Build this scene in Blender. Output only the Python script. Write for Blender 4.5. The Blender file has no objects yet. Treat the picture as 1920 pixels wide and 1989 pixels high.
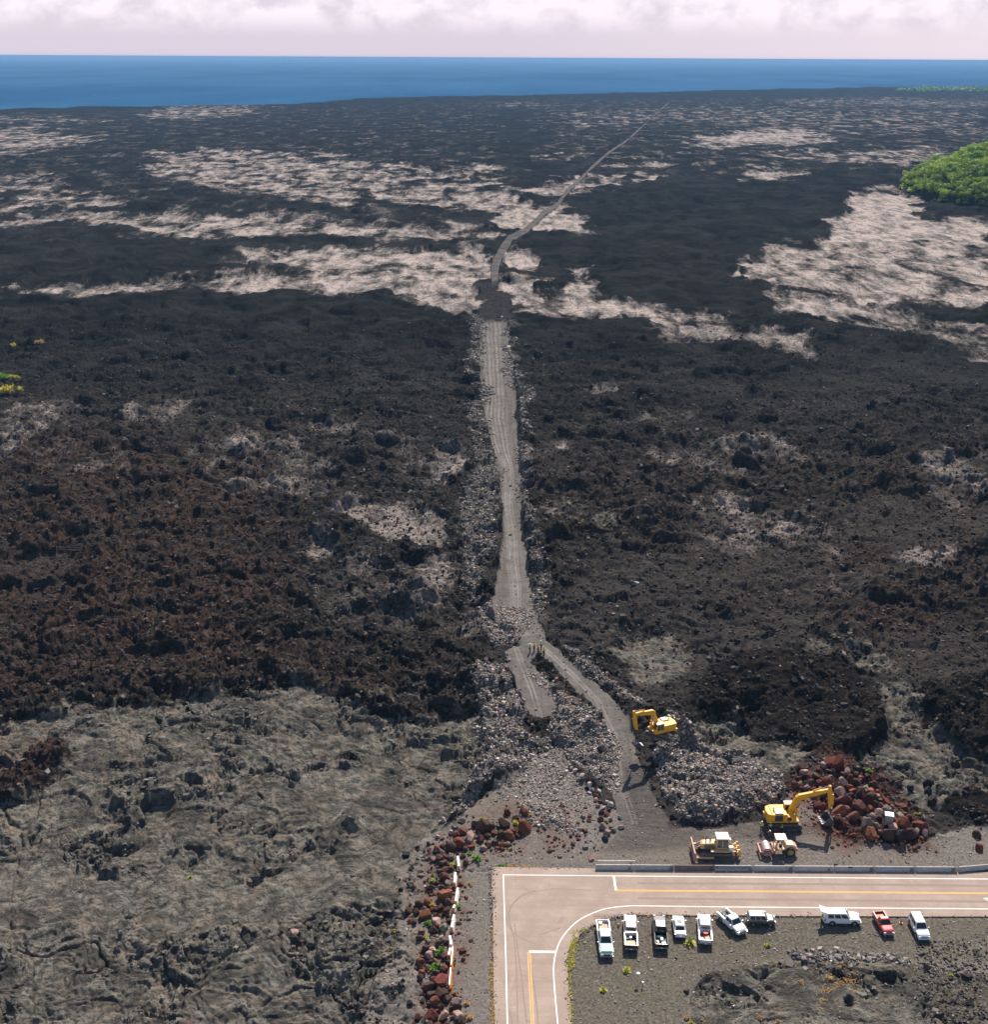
import bpy, bmesh, math, random
import numpy as np
from mathutils import Vector, Matrix
R = math.radians
scene = bpy.context.scene
COL = scene.collection
random.seed(7); RNG = np.random.default_rng(11)

# ------------------------------------------------------------------ camera
W0, H0 = 1920.0, 1989.0
F = 2350.0; HOR = 112.0; CAMH = 117.0
PITCH = math.atan((H0/2-HOR)/F); ROLL = 0.0052
fw = Vector((0, math.cos(PITCH), -math.sin(PITCH)))
r0 = Vector((1, 0, 0)); u0 = Vector((0, math.sin(PITCH), math.cos(PITCH)))
rt = r0*math.cos(ROLL)+u0*math.sin(ROLL); up = -r0*math.sin(ROLL)+u0*math.cos(ROLL)
cam = bpy.data.cameras.new('camera'); camo = bpy.data.objects.new('camera', cam); COL.objects.link(camo)
M = Matrix.Identity(4)
for i in range(3):
    M[i][0] = rt[i]; M[i][1] = up[i]; M[i][2] = -fw[i]
M[2][3] = CAMH
camo.matrix_world = M
cam.sensor_fit = 'VERTICAL'; cam.sensor_height = 24.0; cam.lens = F/H0*24.0
cam.clip_start = 1.0; cam.clip_end = 200000.0
scene.camera = camo

def G(px, py, z=0.0):
    """photo pixel -> point on the plane at height z"""
    d = fw + rt*((px-W0/2)/F) + up*(-(py-H0/2)/F)
    t = (z-CAMH)/d.z
    return Vector((d.x*t, d.y*t, z))
def proj(x, y, z):
    """world arrays -> photo pixels"""
    z = z-CAMH
    a = x*rt[0]+y*rt[1]+z*rt[2]; b = x*up[0]+y*up[1]+z*up[2]; c = x*fw[0]+y*fw[1]+z*fw[2]
    return W0/2+F*a/c, H0/2-F*b/c

# ------------------------------------------------------------------ light
SUN_EL, SUN_AZ = R(43), R(14)          # azimuth from +Y towards +X
world = bpy.data.worlds.new('World'); scene.world = world; world.use_nodes = True
nt = world.node_tree; nt.nodes.clear()
def N(nt, t, **k):
    n = nt.nodes.new(t)
    for a, b in k.items():
        if a == 'inp':
            for i, v in b.items(): n.inputs[i].default_value = v
        else: setattr(n, a, b)
    return n
def L(nt, a, b): nt.links.new(a, b)
sky = N(nt, 'ShaderNodeTexSky', sky_type='NISHITA', sun_disc=False)
sky.sun_elevation = SUN_EL; sky.sun_rotation = SUN_AZ; sky.altitude = 100; sky.dust_density = 1.0
tc = N(nt, 'ShaderNodeTexCoord'); sep = N(nt, 'ShaderNodeSeparateXYZ'); L(nt, tc.outputs['Generated'], sep.inputs[0])
mp = N(nt, 'ShaderNodeMapping'); mp.inputs['Scale'].default_value = (1, 1, 1.5); L(nt, tc.outputs['Generated'], mp.inputs['Vector'])
n1 = N(nt, 'ShaderNodeTexNoise', inp={'Scale': 30.0, 'Detail': 9.0, 'Roughness': 0.58, 'Distortion': 0.25}); L(nt, mp.outputs[0], n1.inputs['Vector'])
elev = N(nt, 'ShaderNodeMapRange', interpolation_type='SMOOTHSTEP', inp={1: 0.012, 2: 0.034}); L(nt, sep.outputs['Z'], elev.inputs[0])
cr = N(nt, 'ShaderNodeValToRGB'); L(nt, n1.outputs['Fac'], cr.inputs[0])
cr.color_ramp.elements[0].position = 0.36; cr.color_ramp.elements[0].color = (0.70, 0.63, 0.71, 1)
cr.color_ramp.elements[1].position = 0.56; cr.color_ramp.elements[1].color = (0.92, 0.83, 0.90, 1)
hz = N(nt, 'ShaderNodeValToRGB'); L(nt, sep.outputs['X'], hz.inputs[0])
hz.color_ramp.elements[0].position = 0.0; hz.color_ramp.elements[0].color = (0.66, 0.585, 0.68, 1)
hz.color_ramp.elements[1].position = 0.35; hz.color_ramp.elements[1].color = (0.78, 0.68, 0.75, 1)
cm = N(nt, 'ShaderNodeMix', data_type='RGBA'); L(nt, elev.outputs[0], cm.inputs['Factor']); L(nt, hz.outputs[0], cm.inputs['A']); L(nt, cr.outputs[0], cm.inputs['B'])
bgs = N(nt, 'ShaderNodeBackground', inp={'Strength': 0.085}); L(nt, sky.outputs[0], bgs.inputs['Color'])
bgc = N(nt, 'ShaderNodeBackground', inp={'Strength': 0.74}); L(nt, cm.outputs['Result'], bgc.inputs['Color'])
fade = N(nt, 'ShaderNodeMapRange', interpolation_type='SMOOTHSTEP', inp={1: 0.04, 2: 0.13, 3: 1.0, 4: 0.0}); L(nt, sep.outputs['Z'], fade.inputs[0])
mx = N(nt, 'ShaderNodeMixShader'); L(nt, fade.outputs[0], mx.inputs[0]); L(nt, bgs.outputs[0], mx.inputs[1]); L(nt, bgc.outputs[0], mx.inputs[2])
wo = N(nt, 'ShaderNodeOutputWorld'); L(nt, mx.outputs[0], wo.inputs['Surface'])
sun = bpy.data.lights.new('sun', 'SUN'); sun.energy = 4.9; sun.angle = R(0.5); sun.color = (1.0, 0.90, 0.79)
suno = bpy.data.objects.new('sun', sun); COL.objects.link(suno)
sd = Vector((math.sin(SUN_AZ)*math.cos(SUN_EL), math.cos(SUN_AZ)*math.cos(SUN_EL), math.sin(SUN_EL)))
suno.rotation_euler = sd.to_track_quat('Z', 'Y').to_euler()
scene.view_settings.view_transform = 'Standard'; scene.view_settings.look = 'None'
scene.view_settings.exposure = 0.6; scene.view_settings.gamma = 1.0
scene.cycles.max_bounces = 4; scene.cycles.diffuse_bounces = 2; scene.cycles.volume_bounces = 0
scene.cycles.transparent_max_bounces = 4

# ------------------------------------------------------------------ noise
class PN:
    def __init__(s, seed):
        r = np.random.default_rng(seed)
        s.p = r.permutation(512).astype(np.int32)
        a = r.random(512)*2*np.pi
        s.gx = np.cos(a).astype(np.float32); s.gy = np.sin(a).astype(np.float32)
    def __call__(s, x, y):
        xi = np.floor(x).astype(np.int32); yi = np.floor(y).astype(np.int32)
        fx = (x-xi).astype(np.float32); fy = (y-yi).astype(np.float32)
        ux = fx*fx*fx*(fx*(fx*6-15)+10); uy = fy*fy*fy*(fy*(fy*6-15)+10)
        def g(i, j, dx, dy):
            h = s.p[(s.p[(xi+i) & 511]+yi+j) & 511]
            return s.gx[h]*dx+s.gy[h]*dy
        a = g(0, 0, fx, fy); b = g(1, 0, fx-1, fy); c = g(0, 1, fx, fy-1); d = g(1, 1, fx-1, fy-1)
        return ((a+(b-a)*ux)*(1-uy)+(c+(d-c)*ux)*uy)*1.5
def worley(seed, wl, wx, wy, k):
    """broken plates: per-cell random height and tilt, and the distance to the cell border"""
    r = np.random.default_rng(seed); p = r.permutation(512).astype(np.int32); R1, R2, R3, R4, R5 = [r.random(512).astype(np.float32) for _ in range(5)]
    x = ((X[:k]+wx[:k])/wl).astype(np.float32); y = ((Y[:k]+wy[:k])/wl).astype(np.float32); xi = np.floor(x).astype(np.int32); yi = np.floor(y).astype(np.int32)
    f1 = np.full(x.shape, 9., np.float32); f2 = f1.copy(); h = np.zeros(x.shape, np.float32)
    for i in (-1, 0, 1):
        for j in (-1, 0, 1):
            q = p[(p[(xi+i) & 511]+yi+j) & 511]; dx = x-(xi+i+R1[q]); dy = y-(yi+j+R2[q]); d = np.sqrt(dx*dx+dy*dy)
            n = d < f1; f2 = np.where(n, f1, np.minimum(f2, d)); f1 = np.where(n, d, f1); h = np.where(n, R3[q]+(R4[q]-.5)*dx*1.6+(R5[q]-.5)*dy*1.6, h)
    out = np.zeros(X.shape, np.float32); e = out.copy(); fd = sstep(1.0, 2.4, wl/SPY[:k])[:, None]
    out[:k] = (h-.5)*fd; e[:k] = sstep(.14, .0, f2-f1)*fd; return out, e
def sstep(a, b, x):
    t = np.clip((x-a)/(b-a), 0, 1); return t*t*(3-2*t)

# ------------------------------------------------------------------ terrain grid
COSP = math.cos(PITCH)
def rowY(v):                                    # un-rolled image row -> ground distance
    th = PITCH+np.arctan((v-H0/2)/F); return CAMH/np.tan(th)
rows = [158.0]
while rows[-1] < 420: rows.append(rows[-1]+1.0)
while rows[-1] < 2030: rows.append(rows[-1]+1.55)
st = 1.6
while rows[-1] < 4200: st *= 1.06; rows.append(rows[-1]+st)
rows = np.array(rows)[::-1]
c_ = list(np.arange(-30, 1951, 1.9)); st = 2.0
while c_[-1] < 5200: st *= 1.08; c_.append(c_[-1]+st)
st = 2.0
while c_[0] > -3300: st *= 1.08; c_.insert(0, c_[0]-st)
cols = np.array(c_)
RY = rowY(rows)                                  # increasing distance
RS = COSP*(rows-HOR)/CAMH                         # px per metre across
X = ((cols[None, :]-W0/2)/RS[:, None]); Y = np.repeat(RY[:, None], len(cols), 1)
NR, NC = X.shape
SPY = np.gradient(RY)                            # row spacing (m), per row

def noise(seed, wl, ax=1.0, ay=1.0, ox=0.0, rowcut=1.2, wx=0, wy=0):
    """perlin over the grid at wavelength wl, faded where the rows are too coarse for it"""
    out = np.zeros(X.shape, np.float32)
    fadev = sstep(rowcut, rowcut*2.2, wl/SPY)
    k = int(np.searchsorted(-fadev, 0.0))         # fadev decreases with distance
    k = np.count_nonzero(fadev > 0)
    if k < 2: return out
    px = (X[:k]+(wx[:k] if not np.isscalar(wx) else wx))*ax/wl+ox; py = (Y[:k]+(wy[:k] if not np.isscalar(wy) else wy))*ay/wl+ox*1.7
    out[:k] = PN(seed)(px, py)*fadev[:k, None]
    return out

# warped photo coordinates of every ground vertex, for reading the region outlines
amp = np.clip(0.012*Y, 1.2, 40)
wA = sum(noise(31+i, w)*a for i, (w, a) in enumerate(((90, .9), (38, .8), (15, .6), (6, .45))))
wB = sum(noise(51+i, w)*a for i, (w, a) in enumerate(((90, .9), (38, .8), (15, .6), (6, .45))))
wF = sum(noise(71+i, w)*a for i, (w, a) in enumerate(((400, .7), (160, .5))))
farw = sstep(500, 1500, Y)
PX, PY = proj(X+amp*wA+farw*60*wF, Y+amp*wB+farw*wF*Y*0.03, 0*X)
QX, QY = proj(X, Y, 0*X)                          # unwarped

def poly_sd(poly, PX, PY, pad):
    """signed distance in photo pixels (positive inside), only evaluated near the outline's box"""
    P = np.array(poly, float)
    out = np.full(PX.shape, -1e3, np.float32)
    m = (PX > P[:, 0].min()-pad) & (PX < P[:, 0].max()+pad) & (PY > P[:, 1].min()-pad) & (PY < P[:, 1].max()+pad)
    x = PX[m]; y = PY[m]
    if x.size == 0: return out
    ins = np.zeros(x.shape, bool); d2 = np.full(x.shape, 1e9)
    for i in range(len(P)):
        x1, y1 = P[i]; x2, y2 = P[(i+1) % len(P)]
        c = ((y1 > y) != (y2 > y)); 
        if y1 != y2: ins ^= c & (x < (x2-x1)*(y-y1)/(y2-y1)+x1)
        dx, dy = x2-x1, y2-y1; t = np.clip(((x-x1)*dx+(y-y1)*dy)/(dx*dx+dy*dy+1e-9), 0, 1)
        d2 = np.minimum(d2, (x-x1-t*dx)**2+(y-y1-t*dy)**2)
    d = np.sqrt(d2); out[m] = np.where(ins, d, -d); return out
def mask(polys, soft, warped=True, A=None, B=None):
    a = np.zeros(X.shape, np.float32)
    px, py = (PX, PY) if warped else (QX, QY)
    for p in polys:
        w = 1.0
        if isinstance(p, tuple): w, p = p
        a = np.maximum(a, w*sstep(-soft, soft, poly_sd(p, px, py, soft+2)))
    return a
def line_d(pts, PX, PY, pad=80):
    """distance (photo px) to a polyline, minus its interpolated half width"""
    out = np.full(PX.shape, 1e3, np.float32)
    P = np.array([p[:3] for p in pts], float)
    m = (PX > P[:, 0].min()-pad) & (PX < P[:, 0].max()+pad) & (PY > P[:, 1].min()-pad) & (PY < P[:, 1].max()+pad)
    x = PX[m]; y = PY[m]; best = np.full(x.shape, 1e3)
    for i in range(len(P)-1):
        x1, y1, w1 = P[i]; x2, y2, w2 = P[i+1]; dx, dy = x2-x1, y2-y1
        t = np.clip(((x-x1)*dx+(y-y1)*dy)/(dx*dx+dy*dy), 0, 1)
        best = np.minimum(best, np.hypot(x-x1-t*dx, y-y1-t*dy)-(w1+(w2-w1)*t))
    out[m] = best; return out

SILVER = [
 (.10, [(-60,218),(400,205),(960,192),(1000,300),(960,470),(500,480),(-60,470)]), (.12, [(1000,190),(1930,178),(1930,330),(1300,345),(1100,330)]),
 (.50, [(262,308),(330,295),(440,288),(520,300),(680,318),(790,326),(850,345),(780,360),(755,375),(760,395),(700,400),(640,393),(560,378),(480,366),(400,350),(310,342),(300,328)]),
 (.55, [(540,303),(600,295),(670,302),(600,307)]), (.7, [(835,335),(870,322),(925,320),(940,330),(860,340)]),
 (.5, [(780,362),(860,350),(960,342),(990,365),(1010,385),(1000,420),(900,400),(800,392)]),
 (.5, [(-60,250),(60,250),(220,266),(240,276),(150,287),(60,296),(-60,300)]), (.38, [(-20,224),(120,226),(230,236),(120,240),(-20,238)]),
 (.42, [(290,217),(350,202),(480,206),(500,222),(420,232),(300,230)]), (.5, [(-60,345),(60,340),(128,360),(60,371),(-60,372)]),
 (.5, [(-60,392),(120,375),(190,378),(235,396),(180,408),(60,402),(-60,414)]),
 (.58, [(-60,432),(50,425),(110,418),(230,415),(320,410),(420,415),(520,412),(600,420),(700,430),(800,438),(960,440),(960,470),(820,462),(720,457),(620,450),(560,455),(480,466),(400,462),(340,455),(300,448),(270,440),(190,430),(130,428),(60,440),(-60,446)]),
 (.62, [(428,497),(470,484),(560,478),(700,474),(800,482),(900,478),(955,478),(955,545),(930,550),(930,615),(880,607),(800,588),(750,572),(680,574),(600,570),(540,560),(450,562),(360,556),(300,563),(200,570),(120,575),(50,563),(20,558),(120,552),(250,545),(330,535),(480,530),(560,520),(520,513),(470,510)]),
 (.62, [(1020,368),(1085,345),(1210,340),(1215,348),(1170,362),(1130,372),(1090,378),(1040,382)]),
 (.9, [(990,402),(1020,396),(1050,400),(1090,398),(1120,410),(1150,432),(1152,453),(1110,450),(1050,445),(985,440),(985,420)]),
 (.75, [(985,480),(1010,478),(1045,498),(1040,515),(990,528),(968,530)]),
 (.72, [(968,550),(1070,545),(1060,570),(1100,560),(1110,535),(1085,520),(1110,515),(1130,545),(1180,565),(1230,588),(1300,600),(1380,604),(1440,622),(1400,628),(1340,622),(1290,632),(1240,615),(1180,612),(1120,612),(1040,608),(985,602)]),
 (.5, [(1270,640),(1300,620),(1380,620),(1450,640),(1540,645),(1590,655),(1600,672),(1560,700),(1535,690),(1500,668),(1400,660),(1300,664)]),
 (.8, [(1515,655),(1560,645),(1595,660),(1590,680),(1558,702),(1535,688)]),
 (.95, [(1640,388),(1650,370),(1700,366),(1765,375),(1800,400),(1790,425),(1860,432),(1930,428),(1930,478),(1740,470),(1560,474),(1600,442),(1645,420),(1660,408)]),
 (.62, [(1480,480),(1560,470),(1740,468),(1930,476),(1930,560),(1930,600),(1850,600),(1780,585),(1700,590),(1640,570),(1560,560),(1500,555),(1445,545),(1450,525),(1440,505)]),
 (.55, [(1470,565),(1560,570),(1680,585),(1800,600),(1830,615),(1760,640),(1680,630),(1580,612),(1500,600)]),
 (.5, [(1750,630),(1830,620),(1930,640),(1930,705),(1890,700),(1850,665)]),
 (.75, [(1360,272),(1400,260),(1460,252),(1530,250),(1560,258),(1625,272),(1560,280),(1440,282),(1380,282)]),
 (.42, [(1430,295),(1600,290),(1800,285),(1890,288),(1860,310),(1740,322),(1560,314)]), (.7, [(1385,347),(1440,330),(1500,336),(1545,345),(1490,353)]),
 (.5, [(1015,310),(1100,300),(1155,299),(1100,306)]), (.6, [(1128,322),(1180,315),(1290,318),(1240,330)]),
 (.38, [(1500,196),(1600,192),(1780,192),(1930,200),(1930,210),(1700,206),(1540,206)]), (.4, [(960,203),(1020,201),(1080,205),(1000,207)]),
 (.25, [(1060,215),(1400,205),(1900,215),(1930,270),(1650,262),(1400,245),(1150,240)]), (.45, [(1110,238),(1200,232),(1260,236),(1160,246)]),
 (.42, [(560,830),(620,820),(680,838),(700,862),(620,852),(560,847)]), (.45, [(710,872),(780,865),(850,868),(925,900),(915,918),(860,930),(820,960),(760,940),(740,900)]),
 (.78, [(640,1012),(700,985),(740,978),(830,985),(880,1010),(885,1045),(840,1068),(760,1062),(700,1042)]),
 (.7, [(560,1077),(600,1058),(640,1070),(655,1090),(600,1087)]), (.66, [(700,1092),(780,1110),(870,1080),(912,1090),(907,1150),(870,1162),(800,1130),(740,1117)]),
 (.34, [(530,1110),(640,1090),(930,1100),(935,1230),(840,1270),(700,1260),(590,1200)]), (.3, [(300,880),(560,860),(760,920),(640,980),(420,960)]),
 (.6, [(1130,760),(1190,755),(1197,768),(1140,777)]), (.5, [(1220,812),(1285,807),(1370,806),(1350,818),(1240,820)]), (.55, [(1080,840),(1130,850),(1120,885),(1080,880)]),
 (.7, [(1415,957),(1470,950),(1485,965),(1420,975),(1360,985)]), (.55, [(1400,1042),(1440,1020),(1480,1020),(1500,1050),(1580,1055),(1590,1067),(1480,1067),(1380,1067)]),
 (.5, [(1740,1080),(1860,1075),(1870,1120),(1800,1112)]), (.36, [(1240,1000),(1400,960),(1600,1040),(1700,1180),(1500,1100),(1300,1060)]),
 (.28, [(1100,830),(1500,850),(1600,920),(1400,940),(1150,900)]), (.4, [(1760,900),(1930,880),(1930,1000),(1850,1000)]), (.2, [(0,780),(500,800),(560,900),(200,950),(-20,900)]),
]
GREYP = [
 [(-400,1428),(60,1405),(120,1388),(300,1380),(480,1362),(590,1345),(700,1378),(735,1405),(850,1410),(935,1385),(950,1420),(900,1530),(860,1600),(900,1700),(880,2600),(-400,2600),(-400,1560),(0,1556),(110,1520),(165,1460),(120,1440),(60,1480),(0,1500),(-400,1500)],
 (1, [(1300,1395),(1365,1390),(1420,1400),(1450,1430),(1520,1448),(1558,1470),(1520,1495),(1440,1490),(1350,1460)]),
 (1, [(1715,1330),(1800,1330),(1800,1390),(1850,1440),(1925,1480),(1960,1560),(1900,1540),(1840,1550),(1800,1580),(1700,1500),(1660,1480),(1720,1440)]),
 [(1300,1915),(1380,1880),(1500,1882),(1640,1866),(1720,1882),(1780,1915),(1820,1960),(1870,2010),(1960,2600),(1150,2600),(1240,1990)],
 (.75, [(1225,1225),(1300,1213),(1345,1260),(1330,1292),(1290,1320),(1240,1330),(1190,1270),(1170,1240)]),
 (.55, [(1560,1230),(1680,1240),(1760,1300),(1720,1330),(1640,1290),(1540,1260)]),
 (.5, [(1040,975),(1100,963),(1180,1005),(1232,1050),(1150,1042),(1050,1018)]), (.5, [(1480,985),(1560,1008),(1640,1022),(1672,1037),(1560,1032)]),
 (.5, [(720,1375),(800,1350),(900,1310),(955,1285),(955,1300),(880,1345),(780,1380)]), (.4, [(1130,1230),(1060,1200),(1150,1195),(1330,1210),(1300,1225)]),
 (.35, [(210,1010),(270,990),(330,968),(335,976),(240,1012)]), (.35, [(380,680),(440,660),(470,665),(420,680)]),
]
AASOIL = [  # dark high a'a mounds in front
 [(1325,1330),(1360,1300),(1430,1275),(1560,1262),(1650,1290),(1700,1330),(1722,1400),(1718,1450),(1660,1475),(1580,1478),(1540,1462),(1500,1425),(1440,1405),(1390,1390),(1345,1388)],
 [(1780,1355),(1860,1340),(1960,1350),(1960,1480),(1880,1440),(1820,1400)], [(1800,1530),(1870,1510),(1960,1520),(1960,1620),(1860,1590),(1815,1570)],
]
TRACK = [
 [(934,622),(931,700),(936,780),(950,850),(962,900),(974,960),(977,1010),(975,1060),(968,1110),(955,1180),(960,1215),(1000,1222),(1008,1250),(980,1262),(1000,1330),(1030,1400),(1082,1405),(1085,1360),(1060,1320),(1030,1285),(1045,1270),(1075,1290),(1110,1330),(1165,1390),(1188,1450),(1188,1530),(1205,1600),(1310,1612),(1262,1530),(1240,1470),(1225,1395),(1185,1350),(1120,1295),(1060,1240),(1045,1200),(1032,1150),(1020,1050),(1012,950),(1010,860),(1004,780),(996,700),(985,622)],
]
TRACKFAR = [(962,552,7),(962,515,8),(975,487,7),(992,465,7),(1022,448,6),(1040,430,5),(1055,415,4.5),(1085,397,4),(1105,370,3.2),(1130,345,3),(1150,325,2.8),(1180,300,2.4),(1225,268,2.0),(1255,240,1.8),(1285,212,1.6),(1300,200,1.5)]
YARD = [
 (.56, [(700,2600),(690,1989),(740,1830),(760,1700),(820,1610),(880,1585),(900,1600),(860,1700),(850,2600)]),
 [(1165,1560),(1300,1600),(1420,1600),(1500,1582),(1540,1520),(1600,1580),(1640,1630),(1720,1640),(1800,1632),(1880,1600),(2400,1560),(2400,1700),(955,1695),(900,1695),(880,2600),(835,2600),(830,1989),(835,1830),(840,1700),(850,1630),(880,1590),(950,1540),(1000,1490),(1080,1450),(1130,1520)],
 [(955,1680),(2400,1690),(2400,1880),(1920,1890),(1700,1860),(1500,1870),(1350,1880),(1320,1930),(1310,2600),(900,2600)],
]
RUBBLE = [
 (1.3, [(945,1290),(990,1275),(1005,1330),(1032,1400),(1020,1425),(1035,1445),(1000,1490),(950,1530),(890,1580),(862,1590),(895,1540),(930,1470),(932,1400),(925,1340)]),
 (1.8, [(1040,1305),(1060,1300),(1085,1330),(1120,1355),(1165,1400),(1185,1450),(1188,1500),(1175,1530),(1145,1505),(1100,1470),(1070,1440),(1082,1400),(1080,1360)]),
 (0.9, [(1075,1238),(1110,1245),(1160,1290),(1215,1340),(1250,1375),(1225,1380),(1160,1325),(1110,1280)]),
 (2.2, [(1250,1445),(1290,1415),(1330,1425),(1370,1435),(1440,1475),(1510,1505),(1520,1530),(1485,1560),(1420,1580),(1370,1592),(1300,1588),(1270,1545),(1250,1490)]),
 (1.0, [(915,1190),(960,1180),(1040,1190),(1040,1225),(1015,1240),(990,1250),(950,1262),(925,1235)]),
 (0.9, [(1000,1555),(1030,1545),(1090,1560),(1130,1600),(1110,1612),(1040,1600),(1005,1585)]),
]
FLATRUB = [(.6, [(935,880),(970,900),(975,1000),(960,1060),(935,1110),(920,1180),(905,1180),(905,1080),(905,980)]), (.6, [(1005,860),(1030,880),(1030,960),(1040,1050),(1055,1130),(1062,1200),(1045,1230),(1032,1150),(1018,1040),(1010,940)]),
 (.5, [(915,620),(934,622),(931,700),(936,780),(950,850),(940,870),(915,800)]), (.5, [(985,622),(1000,630),(1012,740),(1022,850),(1008,860),(1000,780)]),
 (.5, [(1000,1440),(1070,1440),(1110,1500),(1130,1560),(1010,1550),(960,1560),(1000,1490)]), (.13, [(1790,1830),(1930,1820),(1930,2100),(1860,2010),(1790,1950)])]
RED = [(.8, [(1530,1500),(1590,1475),(1700,1500),(1820,1640),(1640,1650),(1540,1590)]), (.35, [(-60,1410),(60,1400),(110,1430),(150,1470),(80,1530),(-60,1550)]), (.45, [(820,1640),(900,1600),(990,1560),(1030,1560),(1030,1640),(900,1690),(880,2200),(800,2200),(800,1800)]), (.4, [(1040,1580),(1160,1560),(1140,1640),(1060,1640)])]
BROWN = [(.75, [(-60,820),(500,900),(560,1060),(560,1340),(-60,1420)]), (.6, [(1200,1040),(1930,960),(1930,1330),(1700,1300),(1400,1200)]), (.5, [(560,1250),(900,1280),(800,1400),(560,1400)]), (.3, [(1000,900),(1930,850),(1930,1000),(1100,1060)])]

silver = mask(SILVER, 14); greyp = mask(GREYP, 26)
mound = mask(AASOIL, 14); track = sstep(.25, .75, mask(TRACK, 9, False)+.25*noise(46, 4)+.15*noise(47, 1.5))
tf = line_d(TRACKFAR, QX, QY); trackf = (1-sstep(-1.6, 1.4, tf))*np.clip(.95-sstep(430, 260, QY)*.12+.45*noise(48, 120)*sstep(430, 300, QY), 0, 1)
dirt = mask([[(925,552),(962,545),(978,556),(984,575),(988,625),(932,625),(928,590)]], 5)
yard = mask(YARD, 12, True)
dampd = mask([[(1188,1470),(1240,1468),(1262,1530),(1310,1600),(1500,1602),(1640,1608),(1700,1640),(1560,1628),(1400,1630),(1240,1650),(1160,1640),(1195,1580)]], 12)
rubh = np.zeros(X.shape, np.float32)
for h, p in RUBBLE: rubh = np.maximum(rubh, h*.55*sstep(-8, 22, poly_sd(p, PX, PY, 30)))
rub = np.maximum(sstep(0.08, 0.3, rubh), mask(FLATRUB, 10))
red = mask(RED, 22); brown = mask(BROWN, 90)
parking = mask([[(1085,1780),(1200,1765),(2400,1765),(2400,1850),(1900,1872),(1500,1870),(1330,1890),(1300,2600),(1070,2600)]], 18)
roadz = mask([[(951,1678),(2600,1690),(2600,1786),(1250,1784),(1180,1790),(1138,1815),(1118,1850),(1114,1900),(1140,2700),(930,2700)]], 5, False)
gravel = np.maximum.reduce([track, yard, trackf*.9, parking])
gravel = np.maximum(gravel, mask([[(885,1690),(958,1690),(958,2700),(870,2700)]], 6, False))
silver = silver*(1-np.maximum(track, trackf))*(1-.9*dirt)*(1-gravel)
greyp = greyp*(1-gravel*.9)
flat = np.maximum.reduce([track*.95, trackf, gravel, dirt*.7])
flatcar = mask([[(1085,1780),(1200,1765),(2400,1765),(2400,1850),(1800,1850),(1500,1850),(1330,1870),(1300,1900),(1085,1960)], [(960,1640),(1180,1600),(1400,1595),(1700,1645),(1920,1640),(2200,1700),(960,1700)], [(1160,1500),(1260,1500),(1320,1600),(1180,1620)]], 14, False)
smooth = np.maximum(flat, flatcar)
soil = mask([[(1340,1850),(1500,1860),(1750,1868),(1960,1850),(2500,1850),(2600,2700),(1100,2700),(1100,1990),(1180,1900)]], 14)

# ------------------------------------------------------------------ heights
wx = noise(101, 9)*3.0+noise(102, 3.5)*1.0; wy = noise(103, 9)*3.0+noise(104, 3.5)*1.0
big = noise(1, 240)*2.0+noise(2, 80)*1.3+noise(3, 30)*0.7
aaH = noise(4, 26)*1.5+noise(40, 12, wx=wx, wy=wy)*1.0+np.abs(noise(5, 6.5, wx=wx, wy=wy))*.8+np.abs(noise(6, 3.1, wx=wx))*.55+noise(7, 1.7)*0.32+np.abs(noise(8, 1.0, wy=wy))*0.5+noise(9, 0.62, rowcut=1.0)*0.26
aaH += sstep(.2, .5, noise(10, 17, wx=wx*2, wy=wy*2))*1.5-sstep(.3, .55, noise(41, 14, wx=wx*2, wy=wy*2))*1.3
swath = sstep(.2, .8, mask([[(-400,1660),(0,1665),(250,1695),(480,1722),(640,1660),(760,1600),(850,1590),(840,1690),(720,1760),(560,1800),(400,1815),(150,1800),(-400,1790)], (.8, [(560,1480),(700,1500),(880,1560),(820,1640),(600,1600)])], 22)+.3*noise(49, 8))
KN = int(np.count_nonzero(SPY < 2.2))
pA, eA = worley(201, 3.6, wx*.6, wy*.6, KN); pB, eB = worley(202, 1.5, wx*.4, wy*.4, KN); pC, eC = worley(203, 7.5, wx, wy, KN)
flowr = np.abs(noise(43, 22, .35, 1.2, wx=wx*3, wy=wy*3)); calm = sstep(.12, .42, noise(44, 70, .5, 1.0, wx=wx*5, wy=wy*5)+.4*noise(45, 24, wx=wx*3))
aaH = (aaH*1.0+pC*1.2+pA*.8+pB*.5)*(1-.6*calm)+(1-flowr)*.9*(1-calm*.6)+pC*.35*calm
lobe = np.abs(noise(12, 5.5, 1, 1, wx=wx, wy=wy))
vx = wx+noise(105, 1.6)*.9; vy = wy+noise(106, 1.6)*.9
paH = noise(11, 18)*0.6+lobe*0.45+pC*.4-eC*.2+pA*.22-eA*.10+np.abs(noise(13, 2.6, wx=vx, wy=vy))*0.42+np.abs(noise(14, 1.3, wx=vx, wy=vy))*0.36+np.abs(noise(19, .7, wx=vx*.6, wy=vy*.6, rowcut=1.0))*.16
crack = sstep(.07, 0.0, np.abs(noise(18, 9, wx=wx, wy=wy)))*sstep(-.1, .3, noise(21, 25))
paH -= crack*0.6
rock = (1-.9*swath)*sstep(.0, .26, noise(17, 13, wx=wx*2.5, wy=wy*2.5)+.30*noise(20, 3.5, wx=vx)+.25*noise(42, 34))      # rough broken patches inside the pahoehoe
pa = np.clip(silver*1.3+greyp, 0, 1)
pa = sstep(.25, .6, pa+.35*noise(22, 7)*(pa > .02)*(pa < .98))
pa_eff = pa*(1-.22*rock*(greyp > .3)); paH = paH*(1-.55*swath)*(1-.5*soil)+rock*(pA*1.1+pB*.7+pC*.5-.45)
aaH = aaH*(1-soil*.75)
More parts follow.
